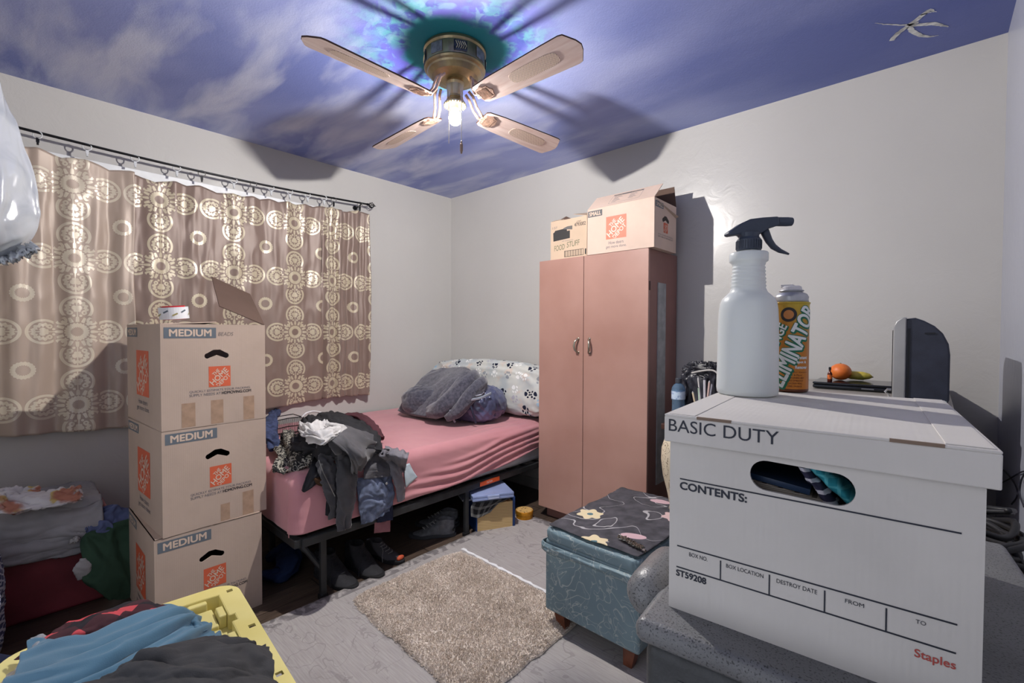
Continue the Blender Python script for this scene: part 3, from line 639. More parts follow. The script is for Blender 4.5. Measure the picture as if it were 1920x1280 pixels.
flap(sb, Matrix.Translation((0, sd_, sh_)) @ Matrix.Rotation(R(106), 4, 'X'), sw_, .115, 'rear_flap', kraft_shade)
flap(sb, Matrix.Translation((sw_-.002, 0, sh_-.002)) @ Matrix(((0, math.cos(R(150)), 0, 0), (1, 0, 0, 0), (0, math.sin(R(150))*-.8, 1, 0), (0, 0, 0, 1))), sd_, .14, 'folded_flap', kraft)
# food box
fw, fd, fh = .276, .26, .245
fx = thing('cardboard_box', 'tan grocery carton marked FOOD STUFF on top of the wardrobe', 'cardboard box', (1.452, -.385, wH), 0)
tan = cardmat('tan_card', (206, 182, 158)); open_box(fx, fw, fd, fh, tan, kraft_shade)
B().poly([(.035, 0, .185), (.125, 0, .19), (.128, 0, .172), (.15, 0, .172), (.15, 0, .125), (.022, 0, .118), (.02, 0, .172), (.03, 0, .176)], (0, -.0006, 0)).done('black_patch', M('black_marker', (58, 56, 56)), fx)
B().poly([(.10, 0, .192), (.13, 0, .200), (.168, 0, .200), (.168, 0, .176), (.10, 0, .186)], (0, -.0008, 0)).done('grey_patch', M('grey_print', (108, 104, 102)), fx)
text('printed_number', '4793002', .082, .022, black_ink, fx, FRONT @ T(.184, .190, .0006), bold=.005); text('printed_number', '4 PART', .034, .008, black_ink, fx, FRONT @ T(.20, .215, .0006)); text('printed_number', '1:57', .038, .014, grey_ink, fx, FRONT @ T(.014, .196, .0006))
text('printed_line', 'KEEP REFRIGERATED', .085, .006, grey_ink, fx, FRONT @ T(.09, .108, .0006))
text('handwriting', 'FOOD', .082, .034, M('green_brown_pen', (96, 104, 78)), fx, FRONT @ Matrix.Rotation(R(4), 4, 'Z') @ T(.034, .052, .0008), bold=-.008, shear=.15)
text('handwriting', 'STUFF', .098, .034, M('green_brown_pen', (96, 104, 78)), fx, FRONT @ Matrix.Rotation(R(4), 4, 'Z') @ T(.132, .058, .0008), bold=-.008, shear=.2)
bc = B()
for a, c in (((.108, .010), (.252, .0125)), ((.108, .046), (.252, .0485)), ((.108, .010), (.1105, .0485)), ((.2495, .010), (.252, .0485)), ((.262, .012), (.271, .046))): bc.box((a[0], -.0006, a[1]), (c[0], 0, c[1]))
for i in range(20): bc.box((.113+.0066*i, -.0006, .0125), (.113+.0066*i+(.001 if i % 3 else .0028), 0, .046))
bc.done('barcode', black_ink, fx)
flap(fx, tilt(0, 0, fh, 22, 'X'), fw*.30, .05, 'torn_flap', tan); B().poly([(.02, .02, fh), (.155, .02, fh), (.085, .05, fh+.034)], (0, .003, 0)).done('torn_flap', kraft_shade, fx)
flap(fx, Matrix.Translation((fw-.002, 0.01, fh)) @ Matrix(((0, math.cos(R(152)), 0, 0), (1, 0, 0, 0), (0, math.sin(R(152)), 1, 0), (0, 0, 0, 1))), fd-.02, .11, 'raised_flap', tan)
flap(fx, tilt(0, fd-.10, fh+.001, 0, 'X'), fw*.8, .098, 'closed_flap', tan)

# ------------------------------------------------------------------ bed
BX0, BX1, BY0, BY1, BZ = .03, 1.25, -1.93, -.02, .582
frame_m = M('dark_grey_bed_steel', (62, 64, 66), .45, .5, .12, 12, .0003, 200)
bed = thing('bed', 'low dark metal platform bed with a red-pink fitted sheet in the corner', 'bed', ((BX0+BX1)/2, (BY0+BY1)/2, 0))
rl = B()
rl.box((BX1-.02, BY0+.03, .268), (BX1+.012, BY1, .308)).box((BX0+.0, BY0+.03, .268), (BX0+.03, BY1, .308)).box((BX0, BY0+.0, .268), (BX1+.0, BY0+.035, .308)).box((BX0, BY1-.035, .268), (BX1, BY1, .308)).box((BX0, -.945, .268), (BX1, -.915, .308))
wp(rl.done('frame', frame_m, bed, bevel=.006, seg=2))
sl = B()
for i in range(14): sl.box((BX0+.02, BY0+.08+i*.135, .290), (BX1-.02, BY0+.10+i*.135, .300))
wp(sl.done('slats', frame_m, bed))
for lx, ly in ((BX1-.008, -1.80), (BX0+.06, -1.80), (BX1-.008, -.925), (BX0+.06, -.925), (BX1-.02, -.10), (BX0+.06, -.10), (.64, -1.80), (.64, -.925)):
    lg = wp(B().box((lx-.011, ly-.014, .004), (lx+.011, ly+.014, .275)).done('leg', frame_m, bed, bevel=.003)); 
    B().box((lx-.014, ly-.018, 0), (lx+.014, ly+.018, .02)).done('foot_cap', M('black_rubber', (30, 30, 32), .7), lg)
for a, c in (((BX1-.04, BY0+.04, .275), (BX1-.02, -1.80, .13)), ((.66, BY0+.04, .272), (.66, -1.8, .12)), ((.9, BY0+.03, .272), (BX1-.03, -1.80, .16)), ((BX0+.04, BY0+.04, .275), (BX0+.06, -1.80, .13))):
    wp(B().tube([a, c], .012, 8).done('brace', frame_m, bed))
q = B().box((BX1+.012, -.83, .275), (BX1+.0135, -.66, .302)); wp(q.done('orange_label', M('orange_label', (226, 92, 38), .5), bed))
wp(text('label_lettering', 'CAUTION', .05, .012, M('label_white', (230, 225, 215)), bed.children[-1], T(BX1+.0137, -.775, .282) @ RIGHT))
# mattress: a rounded slab; the sheet is a cover pulled over it
def cover(x0, x1, y0, y1, ztop, r, dropx, dropy, n=(110, 150), band=40, dfun=None):
    """grid mapped over a rounded slab, open at the low-x side and at y1"""
    nx, ny = n; gx = np.r_[np.linspace(x0, x1-r, nx), np.zeros(band)]; tx = np.r_[np.zeros(nx), np.linspace(0, 1, band+1)[1:]]
    gy = np.r_[np.zeros(band), np.linspace(y0+r, y1, ny)]; gx[nx:] = x1-r; gy[:band] = y0+r; ty = np.r_[np.linspace(1, 0, band+1)[:-1], np.zeros(ny)]
    X, Y = np.meshgrid(gx, gy, indexing='ij'); TX, TY = np.meshgrid(tx, ty, indexing='ij')
    m = np.maximum(TX, TY); a = np.hypot(TX, TY)+1e-12; nxv, nyv = TX/a, -TY/a
    fl = np.where(m > 0, 1., 0.)
    Dr = dropx(Y)*(TX/(TX+TY+1e-9)) + dropy(X)*(TY/(TX+TY+1e-9)); L = m*Dr; q = r*PI/2
    rc = .05                                                   # vertical corner radius
    ang = np.minimum(L, q)/r; out = r*np.sin(ang); dn = r*(1-np.cos(ang)) + np.maximum(L-q, 0)
    G = np.stack([X+nxv*out*fl, Y+nyv*out*fl, ztop-dn*fl], 2)
    return G, TX, TY, L, nxv*fl, nyv*fl
wp(B().box((BX0+.015, BY0+.012, .309), (BX1-.012, BY1-.002, BZ-.012)).done('mattress', M('pale_mattress_ticking', (205, 208, 212), .8, bump=.0005), bed, bevel=.045, seg=5))
G, TX, TY, L, nx_, ny_ = cover(BX0+.005, BX1+.006, BY0-.004, BY1-.01, BZ+.002, .055,
    lambda Y: np.interp(Y, [-1.9, -1.5, -1.2, -.9, -.6, -.3, 0], [.285, .282, .278, .268, .245, .20, .165]), lambda X: .285+0*X)
X_, Y_, Z_ = G[..., 0], G[..., 1], G[..., 2]
# swags: ridges that run along the side and climb toward the head
side = np.clip(TX*3, 0, 1); h = BZ - Z_; s = (Y_+1.5)/1.5
sw = np.zeros_like(X_)
for k, (h0, sl_, w_, am, y_a, y_b) in enumerate(((.035, -.020, .010, .010, -.9, 0), (.060, -.045, .012, .016, -1.15, 0), (.095, -.065, .013, .020, -1.3, 0), (.135, -.075, .014, .020, -1.45, 0), (.18, -.085, .014, .020, -1.5, 0), (.225, -.085, .013, .016, -1.5, 0))):
    hh = h0 + .045*np.exp(-((Y_+1.0)/.28)**2)*(k > 0) + sl_*(Y_+.9) + .006*fbm(Y_*4, k+Y_*0, k)
    sw += am*np.exp(-((h-hh)/w_)**2)*np.clip((Y_-y_a)/.35, 0, 1)*np.clip((y_b-Y_+.35)/.3, 0, 1)
topw = np.where(TX+TY == 0, 1., 0.)
ridgeE = sum(.007*np.exp(-((X_-(BX1-.05-.05*k-.16*(Y_+.5)**2*0+.03*np.sin(Y_*5+k)))/.010)**2)*np.clip((Y_+1.1-.12*k)/.4, 0, 1) for k in range(4))
pucker = .006*np.clip(TY*6, 0, 1)*np.clip(1-TY*1.6, 0, 1)*np.maximum(0, np.sin(X_*60+4*fbm(X_*5, Y_*3, 2)))*(fbm(X_*6, X_*0, 5) > -.1)
D = sw*side + topw*(ridgeE + .0025*fbm(X_*5, Y_*7, 3) + .003*(ridge(X_*4, Y_*2.2, 8)-.5)) + pucker + .0025*fbm(X_*9, Z_*14+Y_*5, 6)*(1-topw)
sag = np.where(TX > 0, np.clip((L-.05)/.2, 0, 1)*.006, 0)
N = grid_normals(G); N *= np.sign(N[10, 100, 2]); G = G + N*(D+.001+sag)[..., None]
pink = Mat('red_pink_sheet', .82, 0, .2); pink.color(pink.mix(pink.ramp(pink.noise(3, 4), .35, .7), (206, 146, 151), (192, 130, 137))); pink.b.inputs['Sheen Weight'].default_value = .3; pink.bump(pink.noise(700, 2), .0003)
wp(grid_obj('fitted_sheet', G, pink.m, bed, .0025))
wp(B().tube([(BX1-.045, BY0-.004, .31), (BX1-.052, BY0-.007, .42), (BX1-.05, BY0-.004, .53), (BX1-.06, BY0+.02, .575)], .0028, 6).done('corner_seam', pink.m, bed))

# pillow with paw prints leaning on the far wall
pw = Mat('paw_print_fleece', .9, 0, .1); u, w, v = pw.xyz('Object'); v = v + w*.5
cmb = pw.nt.nodes.new('ShaderNodeCombineXYZ'); pw.nt.links.new(u.v, cmb.inputs[0]); pw.nt.links.new(v.v, cmb.inputs[1])
vt = pw.nt.nodes.new('ShaderNodeTexVoronoi'); vt.voronoi_dimensions = '2D'; vt.inputs['Scale'].default_value = 9.5; vt.inputs['Randomness'].default_value = .75; pw.nt.links.new(cmb.outputs[0], vt.inputs['Vector'])
sp = pw.nt.nodes.new('ShaderNodeSeparateXYZ'); pw.nt.links.new(vt.outputs['Position'], sp.inputs[0]); sc_ = pw.nt.nodes.new('ShaderNodeSeparateColor'); pw.nt.links.new(vt.outputs['Color'], sc_.inputs[0])
c1, c2, c3 = [S(pw.nt, sc_.outputs[i]) for i in range(3)]; dx = (u-S(pw.nt, sp.outputs[0]))*9.5; dy = (v-S(pw.nt, sp.outputs[1]))*9.5
a = c1*6.28; ca, sa = a.cos(), a.sin(); X1 = (dx*ca+dy*sa)*1.25; Y1 = (dy*ca-dx*sa)*1.25
pad = hyp(X1*.85, Y1+.10+X1*X1*1.2).lt(.17)
for tx_, ty_ in ((-.30, .10), (-.11, .30), (.11, .30), (.30, .10)): pad = pad.max(hyp(X1-tx_, (Y1-ty_)*.75).lt(.085))
base = pw.mix(pw.ramp(pw.noise(7, 3), .4, .6), (206, 206, 200), (184, 190, 192)); base = pw.mix(pw.ramp(pw.noise(11, 2), .58, .66)*.5, base, (216, 190, 172))
pc = pw.mix(c2.gt(.28), (38, 42, 60), (150, 154, 160)); pc = pw.mix(c2.gt(.45), pc, (236, 236, 234)); pc = pw.mix(c2.gt(.62), pc, (158, 186, 206)); pc = pw.mix(c2.gt(.80), pc, (178, 176, 186))
pw.color(pw.mix(pad, base, pc)); pw.bump(pw.noise(400, 3), .0008)
def pdef(G):
    G = G.copy(); t = (G[..., 0]+.66)/1.32; G[..., 2] += .03*np.sin(t*3.1)+.012*np.exp(-((t-.08)/.06)**2); return G
pl = blob('pillow', (.70, -.165, BZ+.190), (.66, .145, .195), pw.m, None, .55, .28, 0, Matrix.Rotation(R(-6), 3, 'X'), .010, 5, 4, 60, pdef)
prop(pl, 'long pillow with paw prints on the bed against the far wall', 'pillow')

# navy bag with the grey fleece thrown over it
nv = M('navy_satin_nylon', (92, 98, 132), .28, .15, .2, 8, .001, 40, spec=.8)
bagp = thing('duffel_bag', 'shiny navy nylon bag on the bed under the grey fleece', 'bag', (.86, -.56, BZ))
wp(blob('bag_body', (.90, -.53, BZ+.134), (.21, .17, .128), nv, bagp, .75, .7, R(18), None, .010, 5, 21, 60))
for l_, m_ in (([(843, 757, 3.055), (845, 775, 3.035), (853, 791, 3.065)], M('grey_piping', (140, 148, 160), .5)), ([(876, 740, 3.065), (884, 765, 3.030), (892, 793, 3.045)], M('dark_navy_strap', (44, 48, 70), .6))):
    wp(B().tube([tuple(p) for p in catmull([tuple(at(px, py, d=dd)) for px, py, dd in l_], 8)], .007, 6).done('piping', m_, bagp))
wp(B().tube([tuple(p) for p in catmull([tuple(at(px, py, d=dd)) for px, py, dd in ((878, 750, 3.025), (900, 746, 3.005), (920, 737, 3.065))], 8)], .009, 6).done('zip_band', M('pale_zip', (160, 168, 180), .4, .3), bagp))
wp(B().tube([tuple(at(px, py, d=dd)) for px, py, dd in ((884, 738, 3.035), (893, 742, 3.015), (902, 740, 3.015), (908, 735, 3.035))], .006, 6).done('zip_pull', M('chrome', (200, 200, 200), .2, .9), bagp))
fl = Mat('charcoal_fleece', .95, 0, .1); fl.color(fl.mix(fl.ramp(fl.noise(60, 4), .35, .65), (92, 92, 104), (62, 62, 74))); fl.bump(fl.noise(220, 4), .003); fl.b.inputs['Sheen Weight'].default_value = .5
blk = thing('fleece_blanket', 'folded charcoal grey fleece blanket thrown over the navy bag', 'blanket', (.62, -.62, BZ))
def AT(l): return [tuple(at(*p[:2], d=p[2])) for p in l]
rows = [AT([(750, 772, 3.46), (768, 742, 3.50), (790, 716, 3.55), (812, 697, 3.62)]), AT([(768, 777, 3.36), (796, 742, 3.38), (828, 712, 3.42), (846, 694, 3.56)]), AT([(800, 782, 3.22), (824, 746, 3.24), (852, 714, 3.28), (872, 692, 3.46)]), AT([(818, 782, 3.16), (844, 752, 3.16), (872, 720, 3.18), (886, 700, 3.36)])]
wp(sheet('upper_fold', rows, fl.m, blk, 60, 60, .008, (2, 2), 31, .05, fine=.003))
wp(blob('blanket_mass', (.55, -.63, BZ+.122), (.235, .15, .117), fl.m, blk, .8, .8, R(42), None, .008, 4, 33, 40))
wp(limb('front_roll', AT([(806, 772, 3.16), (828, 764, 3.10), (856, 742, 3.10), (880, 714, 3.14), (888, 703, 3.26)]), [.045, .070, .075, .066, .04], [.045, .065, .075, .066, .04], fl.m, blk, 60, 30, .008, 3, 34))
wp(limb('lower_roll', AT([(838, 782, 3.07), (856, 772, 3.04), (878, 746, 3.05), (900, 722, 3.10), (905, 712, 3.20)]), [.03, .042, .048, .046, .03], [.03, .042, .048, .046, .03], fl.m, blk, 60, 30, .006, 3, 38))
def P2(l):
    """(px, py, axis, value) -> world points"""
    return [tuple(at(p[0], p[1], **{p[2]: p[3]})) for p in l]
# ------------------------------------------------------------------ clothes heaped on the foot of the bed
blackc = cloth('black_cotton', (52, 52, 55)); char = cloth('charcoal_sweat_fabric', (84, 83, 86), sheen=.3); greyc = cloth('mid_grey_knit', (128, 126, 132)); darkg = cloth('dark_grey_jersey', (96, 95, 99))
denim = cloth('faded_denim', (112, 122, 146), vs=30, var=.18); dden = cloth('dark_denim', (66, 76, 108), vs=30, var=.2); whitec = cloth('white_cotton', (212, 210, 208)); maroon = cloth('maroon_cotton', (92, 58, 64)); navyc = cloth('navy_cloth', (48, 52, 72))
j = thing('jacket', 'black zip jacket heaped on the foot of the bed, both sleeves hanging down', 'jacket', tuple(at(640, 850, z=.60)))
wp(sheet('jacket_body', [P2([(563, 786, 'z', .70), (600, 777, 'z', .72), (640, 774, 'z', .70), (684, 786, 'z', .66)]), P2([(556, 815, 'z', .70), (610, 802, 'z', .73), (660, 797, 'z', .73), (706, 815, 'z', .66)]), P2([(548, 838, 'z', .66), (600, 835, 'z', .70), (660, 826, 'z', .71), (722, 840, 'z', .64)]), P2([(545, 850, 'z', .62), (602, 862, 'z', .62), (655, 850, 'z', .66), (728, 852, 'z', .60)])], blackc, j, 80, 80, .022, (4, 4), 51, .005, .01, fine=.006))
wp(limb('sleeve', P2([(612, 812, 'z', .735), (634, 826, 'z', .72), (648, 852, 'x', 1.26), (651, 900, 'x', 1.30), (649, 945, 'x', 1.305), (645, 992, 'x', 1.305)]), [.034, .052, .056, .052, .048, .034], [.020, .028, .026, .022, .018, .012], char, j, 80, 32, .012, 7, 52, (1, .2, .2)))
wp(limb('sleeve', P2([(604, 822, 'z', .71), (609, 848, 'x', 1.235), (614, 880, 'x', 1.275), (622, 920, 'x', 1.285), (629, 968, 'x', 1.285)]), [.026, .040, .044, .038, .032], [.016, .02, .018, .014, .008], char, j, 70, 28, .012, 8, 57, (1, .2, .2)))
wp(sheet('front_flap', [P2([(592, 842, 'z', .63), (606, 848, 'z', .63), (618, 860, 'z', .62)]), P2([(584, 868, 'x', 1.24), (596, 880, 'x', 1.265), (606, 890, 'x', 1.27)]), P2([(572, 900, 'x', 1.262), (580, 905, 'x', 1.272), (588, 912, 'x', 1.272)]), P2([(566, 919, 'x', 1.264), (568, 922, 'x', 1.266), (571, 922, 'x', 1.268)])], blackc, j, 30, 24, .008, (3, 3), 61, .004))
wp(B().tube(P2([(598, 862, 'x', 1.29), (606, 885, 'x', 1.302), (616, 905, 'x', 1.31), (628, 930, 'x', 1.312)]), .0022, 6).done('zip', M('zip_metal', (170, 170, 170), .3, .8), j))
wp(sheet('hood', [P2([(612, 800, 'z', .742), (650, 800, 'z', .75), (700, 815, 'z', .70)]), P2([(622, 826, 'z', .73), (664, 826, 'z', .735), (704, 836, 'z', .66)]), P2([(655, 856, 'z', .68), (680, 856, 'z', .67), (696, 860, 'x', 1.27)]), P2([(660, 890, 'x', 1.30), (672, 884, 'x', 1.30), (684, 876, 'x', 1.295)])], char, j, 50, 40, .014, (3, 3), 66, .005))
wp(sheet('hem', [P2([(615, 915, 'x', 1.268), (640, 915, 'x', 1.27)]), P2([(612, 945, 'x', 1.270), (640, 945, 'x', 1.272)]), P2([(611, 966, 'x', 1.272), (640, 975, 'x', 1.274)])], blackc, j, 24, 16, .005, (2, 3), 63, .004))
def garment(name, label, cat, rows, mt, **k):
    k.setdefault('thick', .004); return prop(sheet(name, rows, mt, None, **k), label, cat)
garment('tee_shirt', 'white shirt crumpled on top of the dark clothes heap', 'shirt', [P2([(563, 792, 'z', .745), (585, 789, 'z', .765), (612, 792, 'z', .75)]), P2([(561, 803, 'z', .75), (592, 802, 'z', .775), (640, 800, 'z', .745)]), P2([(566, 816, 'z', .74), (600, 815, 'z', .765), (645, 806, 'z', .75)]), P2([(580, 828, 'z', .72), (604, 833, 'z', .73), (640, 812, 'z', .745)])], whitec, nu=60, nv=60, wr=.022, wf=(4, 5), seed=71, fine=.006)
prop(limb('shirt', P2([(612, 795, 'z', .76), (630, 797, 'z', .758), (645, 803, 'z', .755), (630, 812, 'z', .75), (606, 830, 'z', .735)]), [.010, .014, .014, .014, .010], [.010]*5, whitec, None, 50, 20, .004, 6, 72), 'narrow white rolled shirt sleeve lying beside the dark sleeve top', 'shirt')
ps = Mat('paisley_cotton', .9, 0, .1); pn = ps.noise(38, 3, dist=2.2); ps.color(ps.mix(ps.ramp(pn, .50, .54), (48, 47, 48), (168, 164, 152)))
garment('scarf', 'black and white patterned scarf lying under the jacket at the bed corner', 'scarf', [P2([(528, 812, 'z', .64), (545, 806, 'z', .66), (568, 808, 'z', .66)]), P2([(511, 836, 'z', .63), (540, 826, 'z', .66), (572, 832, 'z', .66)]), P2([(521, 856, 'z', .62), (550, 848, 'z', .635), (598, 858, 'z', .64)]), P2([(511, 874, 'z', .605), (545, 876, 'z', .60), (594, 870, 'z', .61)]), P2([(514, 883, 'z', .595), (540, 884, 'z', .59), (570, 874, 'z', .592)])], ps.m, nu=60, nv=50, wr=.022, wf=(4, 3), seed=75, fine=.006)
garment('tee_shirt', 'dark grey shirt folded over the bed edge between the sleeves', 'shirt', [P2([(696, 842, 'z', .635), (712, 846, 'z', .63), (728, 852, 'z', .62)]), P2([(688, 862, 'x', 1.262), (710, 862, 'x', 1.272), (728, 862, 'x', 1.272)]), P2([(684, 880, 'x', 1.288), (708, 878, 'x', 1.292), (730, 877, 'x', 1.288)]), P2([(681, 898, 'x', 1.296), (706, 896, 'x', 1.298), (731, 892, 'x', 1.292)])], darkg, nu=40, nv=36, wr=.006, wf=(3, 2), seed=81)
g2 = thing('sweatshirt', 'light grey sweatshirt at the right end of the clothes heap', 'sweatshirt', tuple(at(748, 870, z=.6)))
wp(sheet('sweatshirt_body', [P2([(722, 834, 'z', .62), (745, 840, 'z', .63), (766, 850, 'z', .60)]), P2([(724, 852, 'z', .61), (742, 856, 'z', .61), (764, 862, 'z', .59)]), P2([(738, 868, 'x', 1.275), (748, 876, 'x', 1.282), (760, 878, 'x', 1.275)]), P2([(742, 880, 'x', 1.285), (752, 884, 'x', 1.288), (760, 884, 'x', 1.282)])], greyc, g2, 40, 36, .010, (3, 3), 84, .004))
wp(limb('sleeve', P2([(716, 850, 'z', .625), (731, 860, 'x', 1.27), (742, 885, 'x', 1.296), (750, 912, 'x', 1.302), (752, 938, 'x', 1.300)]), [.022, .026, .030, .029, .024], [.016, .016, .014, .012, .009], greyc, g2, 60, 26, .007, 8, 85, (1, .2, .2)))
garment('denim_shorts', 'faded blue-grey denim shorts hanging over the bed side', 'shorts', [P2([(668, 896, 'x', 1.276), (700, 894, 'x', 1.282), (737, 888, 'x', 1.276)]), P2([(671, 925, 'x', 1.286), (705, 925, 'x', 1.295), (738, 920, 'x', 1.282)]), P2([(673, 955, 'x', 1.284), (705, 952, 'x', 1.292), (735, 945, 'x', 1.280)]), P2([(678, 984, 'x', 1.279), (702, 975, 'x', 1.284), (730, 958, 'x', 1.278)])], denim, nu=50, nv=44, wr=.012, wf=(3, 3), seed=91, fine=.004)
wp(B().sph(tuple(at(725, 906, x=1.300)), .0065, (.5, 1, 1), 12).done('button', M('pale_metal_button', (205, 205, 200), .3, .6), bpy.data.objects['denim_shorts']))
garment('cloth', 'black cloth hanging lowest behind the denim shorts', 'cloth', [P2([(700, 925, 'x', 1.262), (736, 915, 'x', 1.264)]), P2([(704, 950, 'x', 1.268), (737, 945, 'x', 1.268)]), P2([(708, 980, 'x', 1.270), (736, 974, 'x', 1.270)])], navyc, nu=24, nv=24, wr=.004, wf=(2, 3), seed=94)
garment('cloth', 'small pink cloth hanging below the bed rail', 'cloth', [P2([(702, 965, 'x', 1.258), (732, 955, 'x', 1.258)]), P2([(702, 985, 'x', 1.26), (732, 978, 'x', 1.262)]), P2([(701, 999, 'x', 1.26), (731, 996, 'x', 1.262)])], cloth('dusty_pink_cloth', (150, 104, 110)), nu=20, nv=20, wr=.003, wf=(2, 2), seed=95)
garment('paper', 'pale blue-white paper lying on the sheet by the grey sweatshirt', 'paper', [P2([(756, 872, 'x', 1.262), (768, 868, 'x', 1.264)]), P2([(758, 890, 'x', 1.266), (776, 884, 'x', 1.268)]), P2([(761, 914, 'x', 1.270), (783, 894, 'x', 1.268)])], M('pale_paper', (196, 212, 220), .7), nu=12, nv=12, wr=.002, wf=(1, 1), seed=96, thick=.001)
prop(limb('jeans', P2([(522, 770, 'z', .66), (514, 776, 'z', .68), (506, 800, 'z', .68), (508, 822, 'z', .66), (516, 842, 'z', .62)]), [.02, .032, .036, .034, .026], [.018, .024, .024, .022, .014], dden, None, 60, 28, .012, 7, 101), 'rolled dark blue jeans beside the box stack on the bed', 'jeans')
prop(limb('jumper', P2([(640, 781, 'z', .675), (668, 780, 'z', .68), (690, 792, 'z', .67), (704, 808, 'z', .65), (716, 822, 'z', .62)]), [.02, .028, .03, .028, .016], [.016, .02, .02, .018, .01], maroon, None, 60, 26, .010, 6, 104), 'maroon jumper showing behind the black jacket', 'jumper')
prop(limb('cap', P2([(588, 893, 'x', 1.272), (600, 902, 'x', 1.278), (614, 908, 'x', 1.275)]), [.010, .018, .012], [.008, .012, .008], cloth('brown_knit', (74, 54, 38)), None, 30, 18, .004, 4, 107, (1, 0, .2)), 'small brown knitted cap under the hanging sleeves', 'cap')
# wire basket
wbk = thing('wire_basket', 'black wire basket with closely spaced wires in the clothes heap', 'basket', tuple(at(540, 810, z=.60)))
a0, a1 = at(512, 790, z=.685), at(566, 781, z=.695); wb = B()
for dz in (0, -.05): wb.tube([(a0.x, a0.y, a0.z+dz), ((a0.x+a1.x)/2-.004, (a0.y+a1.y)/2, (a0.z+a1.z)/2+dz+.004), (a1.x, a1.y, a1.z+dz)], .0028, 6)
wb.tube([(a0.x-.13, a0.y, a0.z), (a0.x, a0.y, a0.z)], .0028, 6).tube([(a1.x-.13, a1.y, a1.z), (a1.x, a1.y, a1.z)], .0028, 6).tube([(a0.x-.13, a0.y, a0.z), (a1.x-.13, a1.y, a1.z)], .0028, 6)
for i in range(26):
    p = a0.lerp(a1, i/25); wb.tube([(p.x, p.y, p.z+.002), (p.x+.004, p.y, p.z-.025), (p.x-.004, p.y, .60), (p.x-.06, p.y, .598)], .0016, 5)
wp(wb.done('wire_cage', blackm, wbk))
prop(B().tube([tuple(p) for p in catmull(P2([(566, 782, 'z', .70), (575, 774, 'z', .715), (590, 771, 'z', .72), (606, 775, 'z', .71), (612, 780, 'z', .70)]), 20)], .006, 8).done('plastic_hanger', M('white_plastic', (214, 212, 214), .35), None, smooth=True), 'white plastic hanger curving behind the white shirt', 'hanger')

# ------------------------------------------------------------------ rugs on the floor
rg = Mat('grey_woven_rug', .95, 0, .1); x, y, z = rg.xyz(); st = rg.noise(3, 4, stretch=(4, 60, 1)); fl2 = rg.noise(7.5, 4, dist=1.6, rough=.6); tw = (rg.noise(5, 3, dist=.6)-.5).abs()
c = rg.mix(rg.ramp(st, .3, .7), (172, 168, 166), (156, 151, 150)); c = rg.mix(rg.ramp(fl2, .62, .66)*.4, c, (122, 117, 118)); c = rg.mix(tw.lt(.006)*.4, c, (124, 118, 118))
edge = (x+.994).lt(.06).max(y.gt(1.165)); c = rg.mix(edge*rg.ramp(rg.noise(22, 4, dist=1), .42, .55)*.8, c, (108, 104, 106)); rg.color(c); rg.bump(st+fl2*.5, .0015)
gx = np.linspace(1.262, 3.25, 90); gy = np.linspace(-2.9, -.45, 100); X, Y = np.meshgrid(gx, gy, indexing='ij')
Z = .009 + .006*np.exp(-((X-1.262)/.03)**2)*(.5+.5*vn(Y*4, X*0, 3)) + .0015*fbm(X*3, Y*3, 6)
prop(grid_obj('area_rug', np.stack([X + .008*vn(Y*2, X*0, 8)*np.exp(-((X-1.262)/.2)**2), Y, Z], 2), rg.m, None, .007), 'large flat grey patterned area rug covering the middle of the floor', 'rug')
# shag rug: base pad plus individual pile tufts
sgm = Mat('beige_shag', .98, 0, .05); sgm.color(sgm.mix(sgm.ramp(sgm.noise(9, 4), .35, .65), (236, 224, 212), (218, 204, 190))); sgm.b.inputs['Sheen Weight'].default_value = .25; sgm.bump(sgm.noise(260, 3), .004)
cxs, cys, rot = 1.80, -1.435, R(-2); hx, hy = .42, .32
nx, ny = 130, 100; U, V = np.meshgrid(np.linspace(-1, 1, nx), np.linspace(-1, 1, ny), indexing='ij')
def sq(U, V):
    r = .16; k = 5.; n = (np.abs(U)**k+np.abs(V)**k)**(1/k); m = np.maximum(np.abs(U), np.abs(V))+1e-9
    s = np.where(n > 0, m/n, 1); return U*s**.35, V*s**.35
A1, A2 = sq(U, V); ed = np.clip((1-np.maximum(np.abs(U), np.abs(V)))*9, 0, 1)
px_ = A1*hx + .006*vn(V*6, U*0, 2); py_ = A2*hy + .006*vn(U*8, V*0, 3)
Zs = .014 + .026*np.sqrt(ed) + (.006*fbm(px_*22, py_*22, 4) + .004*fbm(px_*60, py_*60, 5, 2))*ed
gw = np.stack([cxs+px_*math.cos(rot)-py_*math.sin(rot), cys+px_*math.sin(rot)+py_*math.cos(rot), Zs], 2)
shag = grid_obj('shag_rug', gw, sgm.m); prop(shag, 'small thick beige shag rug lying on the grey area rug', 'rug')
N_ = 60000; ii = rng.integers(0, nx-1, N_); jj = rng.integers(0, ny-1, N_); base = gw[ii, jj] + rng.uniform(-.0035, .0035, (N_, 3))*[1, 1, 0]
dirs = rng.normal(0, .75, (N_, 3)); dirs[:, 2] = np.abs(dirs[:, 2])*.5+.7; edo = (1-ed[ii, jj])[:, None]; dirs[:, :2] += edo*np.stack([A1[ii, jj], A2[ii, jj]], 1)*1.2; dirs /= np.linalg.norm(dirs, axis=1, keepdims=True)
ln_ = rng.uniform(.007, .013, (N_, 1)); tan_ = np.cross(dirs, rng.normal(size=(N_, 3))); tan_ /= np.linalg.norm(tan_, axis=1, keepdims=True); w_ = .0016
b0 = base-[0, 0, .002]; vsn = np.stack([b0-tan_*w_, b0+tan_*w_, b0+dirs*ln_+tan_*w_*.5, b0+dirs*ln_-tan_*w_*.5], 1).reshape(-1, 3)
vsn[:, 2] = np.maximum(vsn[:, 2], .013)
tf = mesh('pile', vsn, np.arange(N_*4).reshape(-1, 4), sgm.m, shag); tf['kind'] = 'stuff'
tp = []
